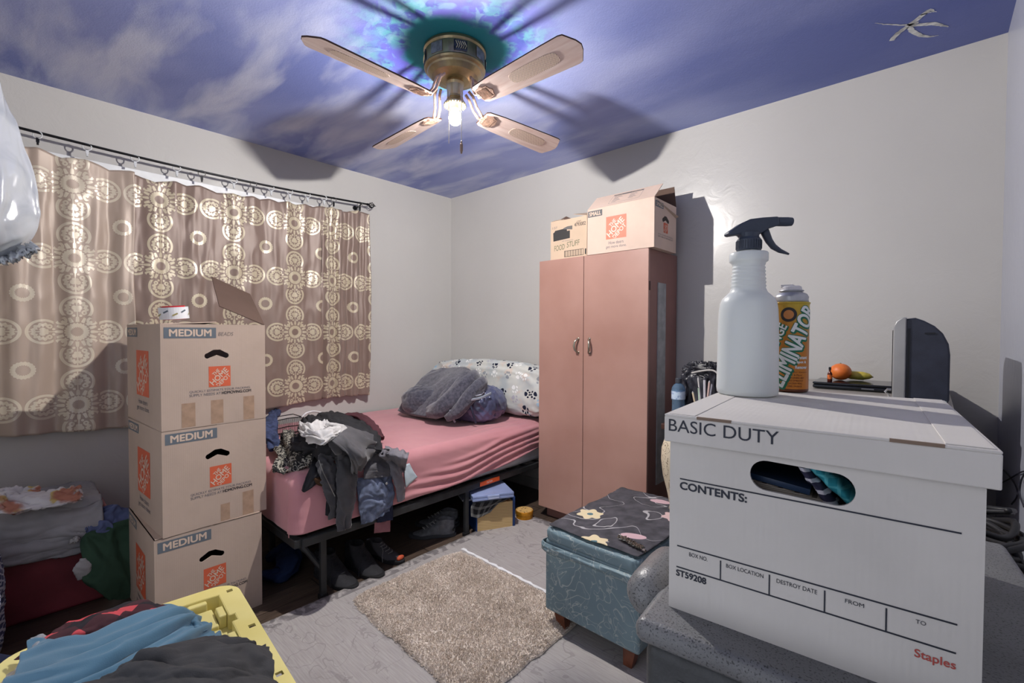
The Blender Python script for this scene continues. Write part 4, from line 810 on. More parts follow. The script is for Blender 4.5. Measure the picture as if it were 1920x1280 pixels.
for i in range(30):
    t = i/29; xx = 1.37+.63*t; yy = -1.072-.016*t+.003*math.sin(i*1.7); w = .010+.003*math.sin(i*2.3)+(.004 if i % 7 == 0 else 0); tp += [(xx, yy-w*.5, .0145), (xx, yy+w, .0145)]
prop(mesh('tape_strip', tp, [(2*i, 2*i+2, 2*i+3, 2*i+1) for i in range(29)], M('white_paper_tape', (236, 238, 240), .6)), 'torn white strip along the far edge of the shag rug', 'tape')
bpy.data.objects['tape_strip'].modifiers.new('s', 'SOLIDIFY').thickness = .002

# ------------------------------------------------------------------ shoes and things under the bed
def foot_outline(L, w, n=36):
    pts = []
    for i in range(n):
        a = 2*PI*i/n; c, s = math.cos(a), math.sin(a); x = L/2*(1+c); ww = w*(.86+.20*math.exp(-((x/L-.70)/.22)**2)-.16*math.exp(-((x/L-.38)/.18)**2)); pts.append((x, ww*math.copysign(abs(s)**.75, s)))
    return np.array(pts)
def shoe(name, label, loc, rz, L, w, H, um, sm, lm=None, group=None, strap=None, lace=5, toe=None):
    t = thing(name, label, 'shoe', loc, rz, group); O = foot_outline(L, w)
    sb = B(); sb.poly([(x, y, 0) for x, y in (O-[L/2, 0])*1.04+[L/2, 0]], (0, 0, .022)); sb.done('sole', sm, t, bevel=.005, seg=2)
    lv = []; nl = 18
    for k in range(nl+1):
        q = k/nl; z = .020 + (H-.02)*q; front = L*(1 - .58*min(1, q*1.25)**.75) if q > 0 else L; sw_ = w*(1-.30*q)
        X = O[:, 0]/L; xs = .006*q + X*front*(1-.04*q); ys = O[:, 1]/w*sw_*(1+.06*math.sin(q*3)); z_ = z - .004*np.cos(X*6); lv.append(np.stack([xs, ys, z_], 1))
    ins = lv[-1].copy(); c = ins.mean(0)
    for s_, dz in ((.82, -.002), (.74, -.03), (.6, -H*.55)): p = c+(ins-c)*s_; p[:, 2] = ins[:, 2]+dz; lv.append(p)
    G = np.array(lv); G = np.concatenate([G, G[:, :1]], 1); G[1:nl] += (.0018*fbm(G[1:nl, :, 0]*40, G[1:nl, :, 2]*60, 3))[..., None]
    grid_obj('upper', G, um, t)
    lb = B(); 
    for k in range(lace):
        q = .25+.6*k/lace; fx_ = L*(1-.58*min(1, q*1.25)**.75)*.93; zz = .022+(H-.02)*q+.006; lb.tube([(fx_-.012, -w*.36, zz-.004), (fx_+.004, 0, zz+.006), (fx_-.012, w*.36, zz+.002)], .0024, 6)
    lb.tube([(L*.48, -w*.3, H*.8), (L*.56, -w*.55, H*.62), (L*.60, -w*.95, H*.35), (L*.66, -w*1.25, .012)], .002, 6)
    lb.done('laces', lm or um, t)
    if strap: B().tube([(.01, w*.7, H*.45), (.0, 0, H*.5), (.01, -w*.7, H*.45), (L*.2, -w*.85, H*.35)], .007, 8).done('heel_strap', strap, t)
    if toe: B().sph((L*.93, 0, .03), w*.55, (.55, 1.0, .5), 14).done('toe_patch', toe, t)
    return t
bb = M('black_suede', (40, 40, 44), .85, var=.2, vs=20, bump=.001); bs = M('black_rubber_sole', (30, 30, 33), .8); gs = M('grey_mesh_upper', (112, 114, 118), .8, var=.15, vs=40, bump=.001); gs2 = M('dark_sole', (60, 62, 66), .8)
shoe('boot', 'black ankle boot nearest the bed leg, toe toward the shag rug', (1.015, -1.725, 0), R(12), .285, .052, .135, bb, bs, group='shoes under the bed')
shoe('boot', 'black ankle boot right of the first boot, toe touching the rug', (1.03, -1.57, 0), R(8), .275, .052, .13, bb, bs, group='shoes under the bed')
shoe('sandal', 'dark sport shoe with orange patches behind the black boots', (.995, -1.44, 0), R(14), .265, .044, .085, M('dark_grey_sport_fabric', (72, 70, 74), .8), bs, M('grey_lace', (120, 118, 120)), group='shoes under the bed', toe=M('orange_rubber', (206, 92, 60), .6))
shoe('sneaker', 'grey sneaker under the middle of the bed, toe to the left', (1.19, -.965, 0), R(228), .27, .05, .105, gs, gs2, M('light_lace', (170, 170, 170)), 'shoes under the bed', M('black_strap', (34, 34, 36), .7))
shoe('sneaker', 'grey sneaker tucked behind the other one near the file box', (1.10, -.86, 0), R(222), .27, .05, .10, gs, gs2, M('light_lace', (170, 170, 170)), 'shoes under the bed', M('black_strap', (34, 34, 36), .7))
prop(limb('jeans', [(.70, -1.84, .02), (.76, -1.78, .05), (.86, -1.80, .045), (.95, -1.87, .03), (.86, -1.93, .025)], [.04, .06, .06, .05, .03], [.018, .045, .045, .03, .016], cloth('deep_blue_denim', (44, 60, 98), vs=20), None, 50, 26, .014, 5, 121), 'crumpled blue jeans on the floor under the foot of the bed', 'jeans')
# file box with paper edges, light-blue case and grey tray on it
fbx = thing('file_box', 'blue file box full of tan paper under the bed', 'file box', (1.272, -.868, 0), R(64))
blu = M('deep_blue_card', (30, 62, 116), .5); B().box((0, 0, 0), (.005, .24, .185)).box((.235, 0, 0), (.25, .24, .195)).box((.005, .232, 0), (.235, .24, .185)).box((.005, .004, 0), (.235, .232, .006)).done('cover', blu, fbx)
pp = Mat('tan_paper_edges', .8); x, y, z = pp.xyz(); ln2 = ((z+x*.10)/.0095).fract().lt(.22); pp.color(pp.mix(ln2, (206, 178, 128), (150, 120, 78))); B().box((.006, .001, .007), (.234, .23, .170)).done('paper_stack', pp.m, fbx)
plaid = Mat('black_grey_plaid', .9, 0, .1); u, v, w = plaid.xyz('UV'); plaid.color(plaid.mix(((u/.05).fract().lt(.4))*.5 + ((v/.05).fract().lt(.4))*.4, (44, 44, 46), (128, 128, 126)))
prop(sheet('plaid_cloth', [[(1.262, -.905, .115), (1.284, -.862, .10), (1.32, -.80, .125)], [(1.255, -.90, .165), (1.290, -.85, .150), (1.345, -.75, .175)], [(1.25, -.88, .192), (1.300, -.83, .193), (1.375, -.68, .197)], [(1.16, -.85, .193), (1.22, -.76, .194), (1.28, -.66, .197)]], plaid.m, None, 40, 40, .004, (2, 3), 125, .003), 'dark plaid cloth slung over the corner of the blue file box', 'cloth')
tray = thing('plastic_tray', 'grey plastic lid lying under the light blue case', 'tray', (1.215, -.930, .197), R(64)); B().poly([(0, 0, 0), (.20, 0, 0), (.26, .05, 0), (.26, .26, 0), (0, .26, 0)], (0, 0, .012)).done('lid_plate', M('grey_plastic', (128, 130, 138), .4), tray, bevel=.004, seg=2)
cs = thing('plastic_case', 'flat light blue plastic case with a snap clasp under the bed', 'case', (1.290, -.915, .2095), R(62)); lbm = M('light_blue_plastic', (146, 162, 204), .35)
B().box((0, 0, 0), (.26, .235, .017)).box((0, 0, .0175), (.26, .235, .034)).done('shell', lbm, cs, bevel=.004, seg=2)
B().box((.09, -.008, .006), (.165, .004, .030)).done('clasp', M('pale_blue_clasp', (164, 178, 214), .35), cs, bevel=.003); B().box((.095, -.0095, .012), (.16, -.008, .0135)).done('clasp_slot', M('white_slot', (226, 228, 236)), cs)
tin = thing('biscuit_tin', 'round golden tin with a printed biscuit lid beside the wardrobe foot', 'tin', (1.335, -.50, 0)); gold = M('gold_tin', (206, 142, 40), .3, .4, .15, 30)
B().lathe([(.052, 0), (.055, .003), (.055, .036), (.0575, .037), (.0575, .058), (.056, .060)], seg=40).done('tin_body', gold, tin, smooth=False)
ck = Mat('cookie_print', .45); ck.color(ck.mix(ck.ramp(ck.noise(70, 2), .60, .64), (214, 176, 112), (96, 58, 34))); B().cyl((0, 0, .0595), (0, 0, .061), .053, seg=40).done('lid_print', ck.m, tin)

# ------------------------------------------------------------------ blue-green ottoman with a dark floral cloth
ox0, oy0, ow, od = 2.135, -1.298, .415, .62
ott = thing('storage_ottoman', 'blue-green upholstered ottoman with brown wooden legs beside the shag rug', 'ottoman', (ox0+ow/2, oy0+od/2, .012))
of = Mat('blue_green_damask', .5, 0, .4); n1 = of.noise(6.5, 2, dist=1.4); n2 = of.noise(5.2, 2, stretch=(1.2, .9, 1.1), dist=2.2)
l1 = ((n1*7).fract()-.5).abs().lt(.045); l2 = ((n2*6).fract()-.5).abs().lt(.03); of.color(of.mix(l1.max(l2)*.8, of.mix(of.ramp(of.noise(3, 3), .3, .7), (120, 142, 150), (104, 126, 136)), (168, 178, 178))); of.rough(.45+l1*.2); of.bump(l1*.5+of.noise(500, 2)*.5, .0006)
wp(B().box((ox0, oy0, .095), (ox0+ow, oy0+od, .385)).done('body', of.m, ott, bevel=.012, seg=4))
cu = blob('cushion', (ox0+ow/2, oy0+od/2, .402), (ow/2+.004, od/2+.004, .034), of.m, ott, .35, .12, 0, None, .004, 14, 131, 60); wp(cu)
wp(sheet('loose_welt', [[(ox0-.002, oy0+.1, .375), (ox0-.004, oy0-.002, .372), (ox0+.2, oy0-.006, .372), (ox0+ow, oy0-.006, .375)], [(ox0-.006, oy0+.1, .358), (ox0-.008, oy0-.008, .352), (ox0+.2, oy0-.012, .355), (ox0+ow, oy0-.010, .358)], [(ox0-.002, oy0+.1, .338), (ox0-.003, oy0-.004, .335), (ox0+.2, oy0-.005, .338), (ox0+ow, oy0-.005, .34)]], of.m, ott, 16, 90, .004, (2, 6), 133, .002))
wl = M('reddish_wood', (118, 68, 48), .45, .0, .2, 18)
for lx, ly, dx_, dy_ in ((ox0+.05, oy0+.05, .012, 0), (ox0+ow-.05, oy0+.05, -.012, 0), (ox0+.05, oy0+od-.05, .012, 0), (ox0+ow-.05, oy0+od-.05, -.012, 0)):
    b = B(); b.bm.verts.ensure_lookup_table()
    a = [b.bm.verts.new((lx+s*.026, ly+q*.026, .10)) for s, q in ((-1, -1), (1, -1), (1, 1), (-1, 1))]; c_ = [b.bm.verts.new((lx+dx_+s*.017, ly+q*.017, .013)) for s, q in ((-1, -1), (1, -1), (1, 1), (-1, 1))]
    b.bm.faces.new(a); b.bm.faces.new(c_[::-1])
    for i in range(4): b.bm.faces.new((a[i], c_[i], c_[(i+1) % 4], a[(i+1) % 4]))
    wp(b.done('leg', wl, ott, bevel=.002))
fm = Mat('dark_floral_cloth', .85, 0, .2); x, y, z = fm.xyz()
vt = fm.nt.nodes.new('ShaderNodeTexVoronoi'); vt.voronoi_dimensions = '2D'; vt.inputs['Scale'].default_value = 4.6; vt.inputs['Randomness'].default_value = .8; fm.nt.links.new(fm.tc.outputs['Object'], vt.inputs['Vector'])
sp = fm.nt.nodes.new('ShaderNodeSeparateXYZ'); fm.nt.links.new(vt.outputs['Position'], sp.inputs[0]); sc2 = fm.nt.nodes.new('ShaderNodeSeparateColor'); fm.nt.links.new(vt.outputs['Color'], sc2.inputs[0]); q1, q2 = S(fm.nt, sc2.outputs[0]), S(fm.nt, sc2.outputs[1])
dx = (x-S(fm.nt, sp.outputs[0]))*4.6; dy = (y-S(fm.nt, sp.outputs[1]))*4.6; rr = hyp(dx, dy); th = dy.atan2(dx)+q1*6
pet = (rr + (th*6).cos()*.035).lt(.23)*q2.gt(.55); oval = hyp(dx*1.0+dy*.4, (dy-dx*.4)*2.1).lt(.24)*q2.lt(.45)*q2.gt(.12)
c = fm.mix(fm.ramp(fm.noise(18, 5), .35, .65), (88, 86, 92), (66, 65, 70)); loops = ((fm.noise(3.2, 1, dist=1.0)*5).fract()-.5).abs().lt(.014); c = fm.mix(loops, c, (172, 170, 172))
c = fm.mix(oval, c, (204, 172, 178)); c = fm.mix(pet, c, fm.mix(q1.gt(.5), (222, 206, 170), (206, 178, 176))); c = fm.mix(rr.lt(.06)*q2.gt(.55), c, (92, 120, 128)); fm.color(c)
prop(sheet('floral_cloth', [[(ox0+.01, oy0+.012, .440), (ox0+.2, oy0+.004, .440), (ox0+ow-.01, oy0+.01, .440)], [(ox0+.008, oy0+od*.35, .441), (ox0+.2, oy0+od*.33, .443), (ox0+ow, oy0+od*.35, .441)], [(ox0+.012, oy0+od*.7, .441), (ox0+.2, oy0+od*.7, .443), (ox0+ow+.002, oy0+od*.7, .441)], [(ox0+.01, oy0+od-.006, .441), (ox0+.2, oy0+od+.004, .440), (ox0+ow, oy0+od, .440)]], fm.m, None, 60, 50, .002, (4, 3), 141, .002, .004), 'dark grey cloth with pink and cream flowers laid over the ottoman top', 'cloth')
cc = at(1180, 1010, z=.452); pts = []
for i in range(150):
    t = i/149; a = i*.9; pts.append((cc.x-.035+.10*t+.011*math.cos(a*2.3)+.006*math.sin(a*5), cc.y-.005-.03*t+.013*math.sin(a*1.7)+.004*math.cos(a*3.1), .450+.004*abs(math.sin(a*1.3))))
neck = thing('chain_necklace', 'tangled silver and black chain lying on the floral cloth', 'chain', (cc.x, cc.y, .4455)); wp(B().tube(pts, .0021, 5).done('chain_links', M('dark_silver', (150, 148, 140), .25, .9, .5, 260), neck)); wp(B().cyl((cc.x+.068, cc.y-.036, .447), (cc.x+.085, cc.y-.042, .449), .005, seg=12).done('clasp', M('chrome', (200, 200, 200), .2, .9), neck))
# ------------------------------------------------------------------ grey storage trunk carrying the white file box
spk = Mat('speckled_grey_plastic', .38, 0, .5); spk.color(spk.mix(spk.ramp(spk.noise(380, 2), .56, .66), spk.mix(spk.ramp(spk.noise(6, 3), .3, .7), (122, 123, 124), (96, 97, 99)), (54, 55, 57))); spk.bump(spk.noise(300, 2), .0005)
dpl = M('dark_grey_plastic', (62, 64, 66), .5, .0, .12, 40, .0005, 300)
TX0, TY0, TR, TW, TD = 2.992, -2.196, R(5.5), .455, .62
def trunk(label, z0, H):
    t = thing('storage_bin', label, 'storage bin', (TX0, TY0, z0), TR, 'stacked grey storage bins')
    b = B().box((.010, .010, 0), (TW-.010, TD-.010, H-.030)); b.done('tub', dpl, t, bevel=.018, seg=4)
    rb = B()
    for k in range(6): rb.box((.055, .008, H-.075-.030*k), (.200, .0145, H-.063-.030*k)); rb.box((.262, .008, H-.075-.030*k), (.40, .0145, H-.063-.030*k))
    rb.done('ribs', dpl, t, bevel=.003, seg=2)
    B().box((.0, .0, H-.032), (TW, TD, H)).done('lid', spk.m, t, bevel=.013, seg=5)
    B().box((.14, -.003, H-.052), (.325, .012, H-.020)).done('lid_tab', spk.m, t, bevel=.006, seg=3)
    for sx_ in (-.022, TW+.012):
        h = B().lathe([(.004, -.075), (.024, -.070), (.034, -.055), (.036, -.03), (.036, .03), (.034, .055), (.024, .070), (.004, .075)], (0, 0, 0), 24, T(sx_+.005, .155, H-.022) @ Matrix.Rotation(R(90), 4, 'X'))
        h.done('latch_handle', spk.m, t, smooth=True)
    return t
trunk('speckled grey storage bin directly under the white file box', .4215, .418)
trunk('grey storage bin standing on the floor below the upper bin', .0125, .409)
# white storage box with lettering
SW, SD, SH, LH = .3236, .4139, .2693, .038
st = thing('file_storage_box', 'white lidded file box marked BASIC DUTY in the right foreground', 'file storage box', (3.0093, -2.1443, .8395), R(4.74))
g = .0065; hol = []; n = 14; hx0, hx1, hz, hr = .1067+.018, .2117-.018, .2055, .0185
for i in range(n+1): a = PI/2+PI*i/n; hol.append((hx0+hr*math.cos(a), hz+hr*math.sin(a)))
for i in range(n+1): a = -PI/2+PI*i/n; hol.append((hx1+hr*math.cos(a), hz+hr*math.sin(a)-.002))
ol = [[(g, 0), (SW-g-.003, 0), (SW-g-.003, SH-.004), (g, SH-.004)], [(q[0]-0, q[1]) for q in hol]]
plate('front_panel', ol, .0035, white_card, st, T(0, g+.00175, 0) @ FRONT)
wi = cardmat('white_card_inside', (150, 150, 152))
B().box((g, g+.0035, 0), (g+.0035, SD-g, SH-.004)).box((SW-g-.0065, g+.0035, 0), (SW-g-.003, SD-g, SH-.004)).box((g, SD-g-.0035, 0), (SW-g, SD-g, SH-.004)).box((g, g+.0035, .0005), (SW-g-.003, SD-g, .004)).done('body', white_card, st)
lid = B().box((0, 0, SH-.0035), (SW, SD, SH)).box((0, 0, SH-LH), (SW, .0035, SH-.003)).box((0, SD-.0035, SH-LH), (SW, SD, SH-.003)).box((0, .0035, SH-LH), (.0035, SD-.0035, SH-.003)).box((SW-.0035, .0035, SH-LH), (SW, SD-.0035, SH-.003)).done('lid', white_card, st, bevel=.0016, seg=2)
B().box((SW-.040, .004, SH-.0002), (SW-.004, SD-.004, SH+.0012)).done('lid_fold', white_card, lid, bevel=.0006)
B().box((.006, .004, SH-.0002), (.040, SD-.004, SH+.0008)).done('lid_fold', white_card, lid, bevel=.0006)
for a, c in ((.043, .085), (.240, .283)): B().box((a, -.0004, SH-.0032), (c, .0030, SH+.0003)).done('lid_slot', M('raw_brown_card', (122, 104, 90), .8), lid)
blk_ink = M('blue_black_print', (38, 42, 54), .6)
F0 = T(0, -.0005, 0) @ FRONT; Fb = T(0, g-.0006, 0) @ FRONT
text('lid_lettering', 'BASIC DUTY', .1315, .0165, blk_ink, st, T(0, 0, 0) @ F0 @ Matrix.Rotation(0, 4, 'Z') @ T(.0065, .2465, 0), bold=-.004)
bars = B()
def bar(x0, z0, x1, z1, w=.0016):
    bars.box((x0, g-.0007, min(z0, z1)-w/2), (x1, g-.0001, max(z0, z1)+w/2))
bar(.0204, .1815, .2972, .1815); bar(.0175, .0885, .2957, .0885); bar(.0168, .0592, .2952, .0592)
for x in (.0733, .1293, .1855, .2405): bars.box((x-.0007, g-.0007, .0598), (x+.0007, g-.0001, .0846))
bars.done('ruled_lines', blk_ink, st)
for s_, x, z, w, h, bo in (('CONTENTS:', .0206, .1675, .0823, .0100, .03), ('BOX NO.', .0336, .0785, .0235, .0054, 0), ('BOX LOCATION', .0801, .0780, .0427, .0050, 0), ('DESTROY DATE', .1371, .0775, .0411, .0050, 0), ('FROM', .2045, .0778, .0170, .0045, 0), ('TO', .2644, .0780, .0080, .0042, 0), ('ST59208', .0168, .0472, .0388, .0082, .03)):
    text('printed_lettering', s_, w, h, blk_ink, st, Fb @ T(x, z, 0), bold=bo)
text('printed_lettering', 'Staples', .0312, .0110, M('red_print', (176, 74, 66), .6), st, Fb @ T(.2640, .0400, 0), bold=.01)
# what shows through the hand hole
def inside(name, label, cat, mt, boxes, rot):
    t = thing(name, label, cat, (3.0093, -2.1443, .8395), R(4.74)); t.location = Vector(t.location) + Matrix.Rotation(R(4.74), 3, 'Z') @ Vector((boxes[0][0][0], boxes[0][0][1], boxes[0][0][2]))
    o = Vector(boxes[0][0]); b = B()
    for a, c in boxes: b.box(Vector(a)-o, Vector(c)-o, Matrix.Rotation(R(rot), 4, 'Y'))
    b.done('stack', mt, t); return t
mg = Mat('page_edges', .8); x, y, z = mg.xyz(); mg.color(mg.mix(((z/.0022).fract().lt(.3)), (150, 142, 130), (80, 72, 64)))
inside('magazine_stack', 'stack of grey-edged magazines seen through the hand hole of the white box', 'magazines', mg.m, [((.06, .03, .05), (.165, .30, .195))], 7)
inside('book', 'dark blue glossy cover on top of the magazines inside the white box', 'book', M('dark_blue_cover', (40, 58, 84), .25), [((.062, .031, .197), (.168, .30, .204))], 7)
cb = Mat('teal_check_cloth', .9); x, y, z = cb.xyz(); cb.color(cb.mix(((x/.012).fract().lt(.3)).max((z/.012).fract().lt(.25))*.6, (30, 128, 142), (90, 178, 186)))
bk2 = Mat('navy_white_check', .9); x, y, z = bk2.xyz(); bk2.color(bk2.mix((z/.012).fract().lt(.35), (44, 42, 66), (196, 192, 200)))
def roll(name, label, mt, pts, w, h, seed):
    Mx = Matrix.Translation((3.0093, -2.1443, .8395)) @ Matrix.Rotation(R(4.74), 4, 'Z')
    return prop(limb(name, [tuple(Mx @ Vector(p)) for p in pts], [w]*len(pts), [h]*len(pts), mt, None, 40, 20, .003, 4, seed, (0, 1, 0)), label, 'cloth')
roll('folded_cloth', 'navy and white checked fold inside the white box', bk2.m, [(.155, .045, .225), (.168, .045, .205), (.182, .047, .187), (.195, .05, .17)], .006, .02, 3)
roll('folded_cloth', 'teal checked fold inside the white box', cb.m, [(.155, .05, .238), (.172, .05, .222), (.192, .052, .202), (.212, .055, .180)], .009, .025, 4)
roll('folded_cloth', 'purple-blue fold at the right end of the hand hole', M('purple_blue_cloth', (66, 64, 108), .9, var=.4, vs=60), [(.175, .075, .24), (.195, .08, .225), (.215, .085, .205)], .014, .03, 5)

# ------------------------------------------------------------------ spray bottle and aerosol can on the lid
ZL = .8395+SH+.0012
mlk = Mat('milky_plastic', .32, 0, .5); mlk.color((232, 237, 236)); mlk.b.inputs['Transmission Weight'].default_value = .30; mlk.b.inputs['IOR'].default_value = 1.2; mlk.b.inputs['Subsurface Weight'].default_value = .25; mlk.b.inputs['Subsurface Radius'].default_value = (.02, .02, .02)
dkb = M('dark_slate_plastic', (58, 66, 80), .42, 0, .08, 10, .0003, 300)
c0 = at(1400, 738, z=ZL); sbt = thing('spray_bottle', 'tall milky white spray bottle with a dark trigger head on the file box', 'spray bottle', (c0.x, c0.y, ZL), R(42.4))
prof = [(.046, 0), (.0495, .003), (.0505, .012), (.0500, .03), (.0495, .09), (.0488, .14), (.0478, .160), (.0462, .172), (.0420, .182), (.0350, .189), (.0305, .194), (.0292, .198)]
for k in range(7): prof += [(.0290-.0003*k, .199+k*.0068), (.0275-.0003*k, .2015+k*.0068), (.0290-.0003*k, .2045+k*.0068)]
prof += [(.0280, .249), (.0312, .251), (.0318, .254), (.0318, .266), (.0300, .268), (.016, .268), (.016, .275)]
B().lathe(prof, seg=48).done('bottle_body', mlk.m, sbt, smooth=True)
cap = B().lathe([(.0195, .272), (.0205, .274), (.0200, .292), (.0165, .297), (.0165, .305)], seg=32)
for k in range(32): a = 2*PI*k/32; cap.box((.0195, -.0008, .275), (.0213, .0008, .290), Matrix.Rotation(a, 4, 'Z'))
cap.done('collar', dkb, sbt)
hd = B(); prof2 = [(-.042, .301), (-.040, .306), (-.018, .322), (-.002, .330), (.020, .333), (.048, .335), (.050, .319), (.030, .312), (.016, .302), (.010, .296), (-.014, .296), (-.018, .302), (-.036, .299)]
hd.poly([(x, -.011, z) for x, z in prof2], (0, .022, 0)); hd.done('trigger_head', dkb, sbt, bevel=.005, seg=4)
B().lathe([(.0075, 0), (.0085, .002), (.0085, .020), (.0078, .028), (.004, .0285)], seg=16, mx=T(.048, 0, .327) @ Matrix.Rotation(R(90), 4, 'Y')).done('nozzle', dkb, sbt)
tg = B(); tg.tube([(.026, 0, .314), (.031, 0, .302), (.036, 0, .291), (.044, 0, .280), (.056, 0, .272), (.072, 0, .266)], [.0075, .0070, .0062, .0055, .0042, .0018], 10); tg.done('trigger', dkb, sbt, smooth=True)
for ch_ in sbt.children: ch_.matrix_local = Matrix.Diagonal((1, 1, .945, 1)) @ ch_.matrix_basis
c1 = at(1481, 732, z=ZL); can = thing('aerosol_can', 'orange aerosol can with diagonal white and green lettering beside the spray bottle', 'aerosol can', (c1.x, c1.y, ZL), R(0))
cm_ = Mat('orange_can_print', .3, .35, .5); x, y, z = cm_.xyz(); cc_ = cm_.mix(cm_.ramp(z, .0, .17), (196, 120, 40), (176, 118, 40)); cc_ = cm_.mix(cm_.ramp(z+x*.8, .12, .20)*.7, cc_, (190, 186, 60)); cc_ = cm_.mix(z.lt(.006), cc_, (96, 52, 30)); cm_.color(cc_)
rC = .0298; B().lathe([(rC-.002, 0), (rC, .002), (rC, .163), (rC+.0012, .165), (rC+.0012, .167), (rC-.001, .168)], seg=48).done('can_body', cm_.m, can, smooth=False)
B().lathe([(rC-.001, .167), (.0275, .172), (.0285, .177), (.0255, .183), (.018, .187), (.0175, .188), (.0205, .1885), (.0205, .1905), (.0185, .191)], seg=40).done('dome', M('dull_steel', (176, 178, 182), .35, .7), can, smooth=True)
B().lathe([(.0185, .190), (.0175, .191), (.0165, .197), (.014, .1985), (.006, .1985)], seg=32).box((-.016, -.010, .196), (.004, .010, .2015)).done('white_nozzle', M('white_plastic', (214, 212, 214), .35), can, bevel=.001)
def wrap(name, me, mt, parent, ang, z0, e=.0004):
    """bend flat lettering round the can; ang = direction the centre of the label faces"""
    n = len(me.vertices); co = np.empty(n*3); me.vertices.foreach_get('co', co); co = co.reshape(-1, 3).copy(); a = ang + co[:, 0]/rC; r = rC+e+co[:, 2]
    out = np.stack([r*np.cos(a), r*np.sin(a), z0+co[:, 1]], 1); me.vertices.foreach_set('co', out.ravel()); me.update(); return link(name, me, mt, parent)
def xf(me, rot, dx, dy, shear=0, sy=1):
    n = len(me.vertices); co = np.empty(n*3); me.vertices.foreach_get('co', co); co = co.reshape(-1, 3); c, s = math.cos(rot), math.sin(rot); x, y = co[:, 0]+shear*co[:, 1], co[:, 1]*sy
    co[:, 0], co[:, 1] = x*c-y*s+dx, x*s+y*c+dy; me.vertices.foreach_set('co', co.ravel()); me.update(); return me
def densify(me, n=2):
    bm = bmesh.new(); bm.from_mesh(me); bmesh.ops.triangulate(bm, faces=bm.faces)
    for _ in range(n):
        es = [e for e in bm.edges if e.calc_length() > .004]
        if es: bmesh.ops.subdivide_edges(bm, edges=es, cuts=1)
    bmesh.ops.triangulate(bm, faces=bm.faces); bm.to_mesh(me); bm.free(); return me
fa = math.atan2(CAM.y-c1.y, CAM.x-c1.x); grn = M('green_print', (22, 108, 78), .4); wht = M('white_print', (226, 230, 228), .4)
for body, L_, hh, ox, oz, rt in (('ELIMINATOR', .156, .030, -.012, .008, 67), ('ORANGE', .074, .016, -.034, .055, 67)):
    for mt, bo, e in ((grn, .085, .0003), (wht, .022, .0007)):
        me = densify(text_mesh(body, L_, hh, bold=bo, shear=.1)); wrap('lettering', xf(me, R(rt), ox+(.0 if mt is wht else .0012), oz-(0 if mt is wht else .0012)), mt, can, fa, .0, e)
def disc(r0, r1, cx, cz, n=40):
    vs = [(cx+r*math.cos(2*PI*i/n), cz+r*math.sin(2*PI*i/n), 0) for r in (max(r0, 1e-4), r1) for i in range(n)]; me = bpy.data.meshes.new('d'); me.from_pydata(vs, [], [(i, (i+1) % n, n+(i+1) % n, n+i) for i in range(n)]); return me
wrap('round_emblem', disc(.0085, .0135, -.004, .144), M('black_print', (44, 40, 40), .4), can, fa, 0, .0003); wrap('emblem_fruit', disc(0, .0085, -.004, .144), M('orange_print', (196, 128, 70), .4), can, fa, 0, .0003)
for k, (s_, w) in enumerate((('Instant', .018), ('Spot &', .018), ('Remover', .022))): wrap('lettering', xf(densify(text_mesh(s_, w, .0058, bold=.03), 1), 0, .012-.002*k, .062-.009*k), wht, can, fa, 0, .0005)
dkt = M('dark_red_print', (92, 34, 24), .4)
for k in range(6): wrap('small_print', xf(densify(text_mesh(('For Carpets', '& More!', 'WARNING: KEEP', 'OUT OF REACH OF', 'CHILDREN READ', 'LABEL ON BACK')[k], .024-(.010 if k == 1 else 0), .0030), 1), 0, (.006, .006, .0, -.002, -.004, -.004)[k], .036-.0052*k), dkt, can, fa, 0, .0005)

# ------------------------------------------------------------------ furniture and things behind the white box
woodd = M('dark_brown_desk_wood', (84, 52, 42), .45, 0, .2, 12)
DKX0, DKX1, DKY0, DKY1, DKZ = 2.275, 2.76, -.535, -.03, .76
dk = thing('side_desk', 'small dark brown desk between the wardrobe and the dresser', 'desk', ((DKX0+DKX1)/2, -.3, 0))
wp(B().box((DKX0, DKY0, DKZ-.03), (DKX1, DKY1, DKZ)).done('desk_top', woodd, dk, bevel=.004)); wp(B().box((DKX0+.03, DKY0+.03, DKZ-.13), (DKX1-.03, DKY0+.05, DKZ-.03)).done('apron', woodd, dk))
for lx in (DKX0+.03, DKX1-.07):
    for ly in (DKY0+.03, DKY1-.06): wp(B().box((lx, ly, 0), (lx+.04, ly+.04, DKZ-.03)).done('leg', woodd, dk))
wbx, wby = at(1272, 740, y=-.45).x, -.45
wbt = thing('water_bottle', 'clear water bottle with a pale blue label and dark cap beside the wardrobe', 'water bottle', (wbx, wby, DKZ))
wg = Mat('bluish_clear_plastic', .08, 0, .5); wg.color((150, 184, 214)); wg.b.inputs['Transmission Weight'].default_value = .75; wg.b.inputs['IOR'].default_value = 1.2
wpf = [(.028, 0), (.032, .004), (.032, .02)]
for k in range(5): wpf += [(.0325, .025+.018*k), (.030, .034+.018*k)]
wpf += [(.0335, .118), (.0335, .162), (.034, .168), (.030, .182), (.021, .194), (.0135, .199), (.0135, .203)]
B().lathe(wpf, seg=36).done('bottle_body', wg.m, wbt, smooth=True)
lbm2 = Mat('pale_blue_label', .4); lbm2.color(lbm2.mix(lbm2.ramp(lbm2.noise(60, 2), .55, .6), (196, 214, 232), (146, 170, 204))); B().lathe([(.0340, .120), (.0342, .121), (.0342, .160), (.0340, .161)], seg=36).done('label_band', lbm2.m, wbt); 
B().lathe([(.0155, .201), (.016, .203), (.0158, .224), (.014, .2265), (0, .2265)], seg=30).done('cap', M('dark_grey_cap', (62, 66, 74), .4), wbt)
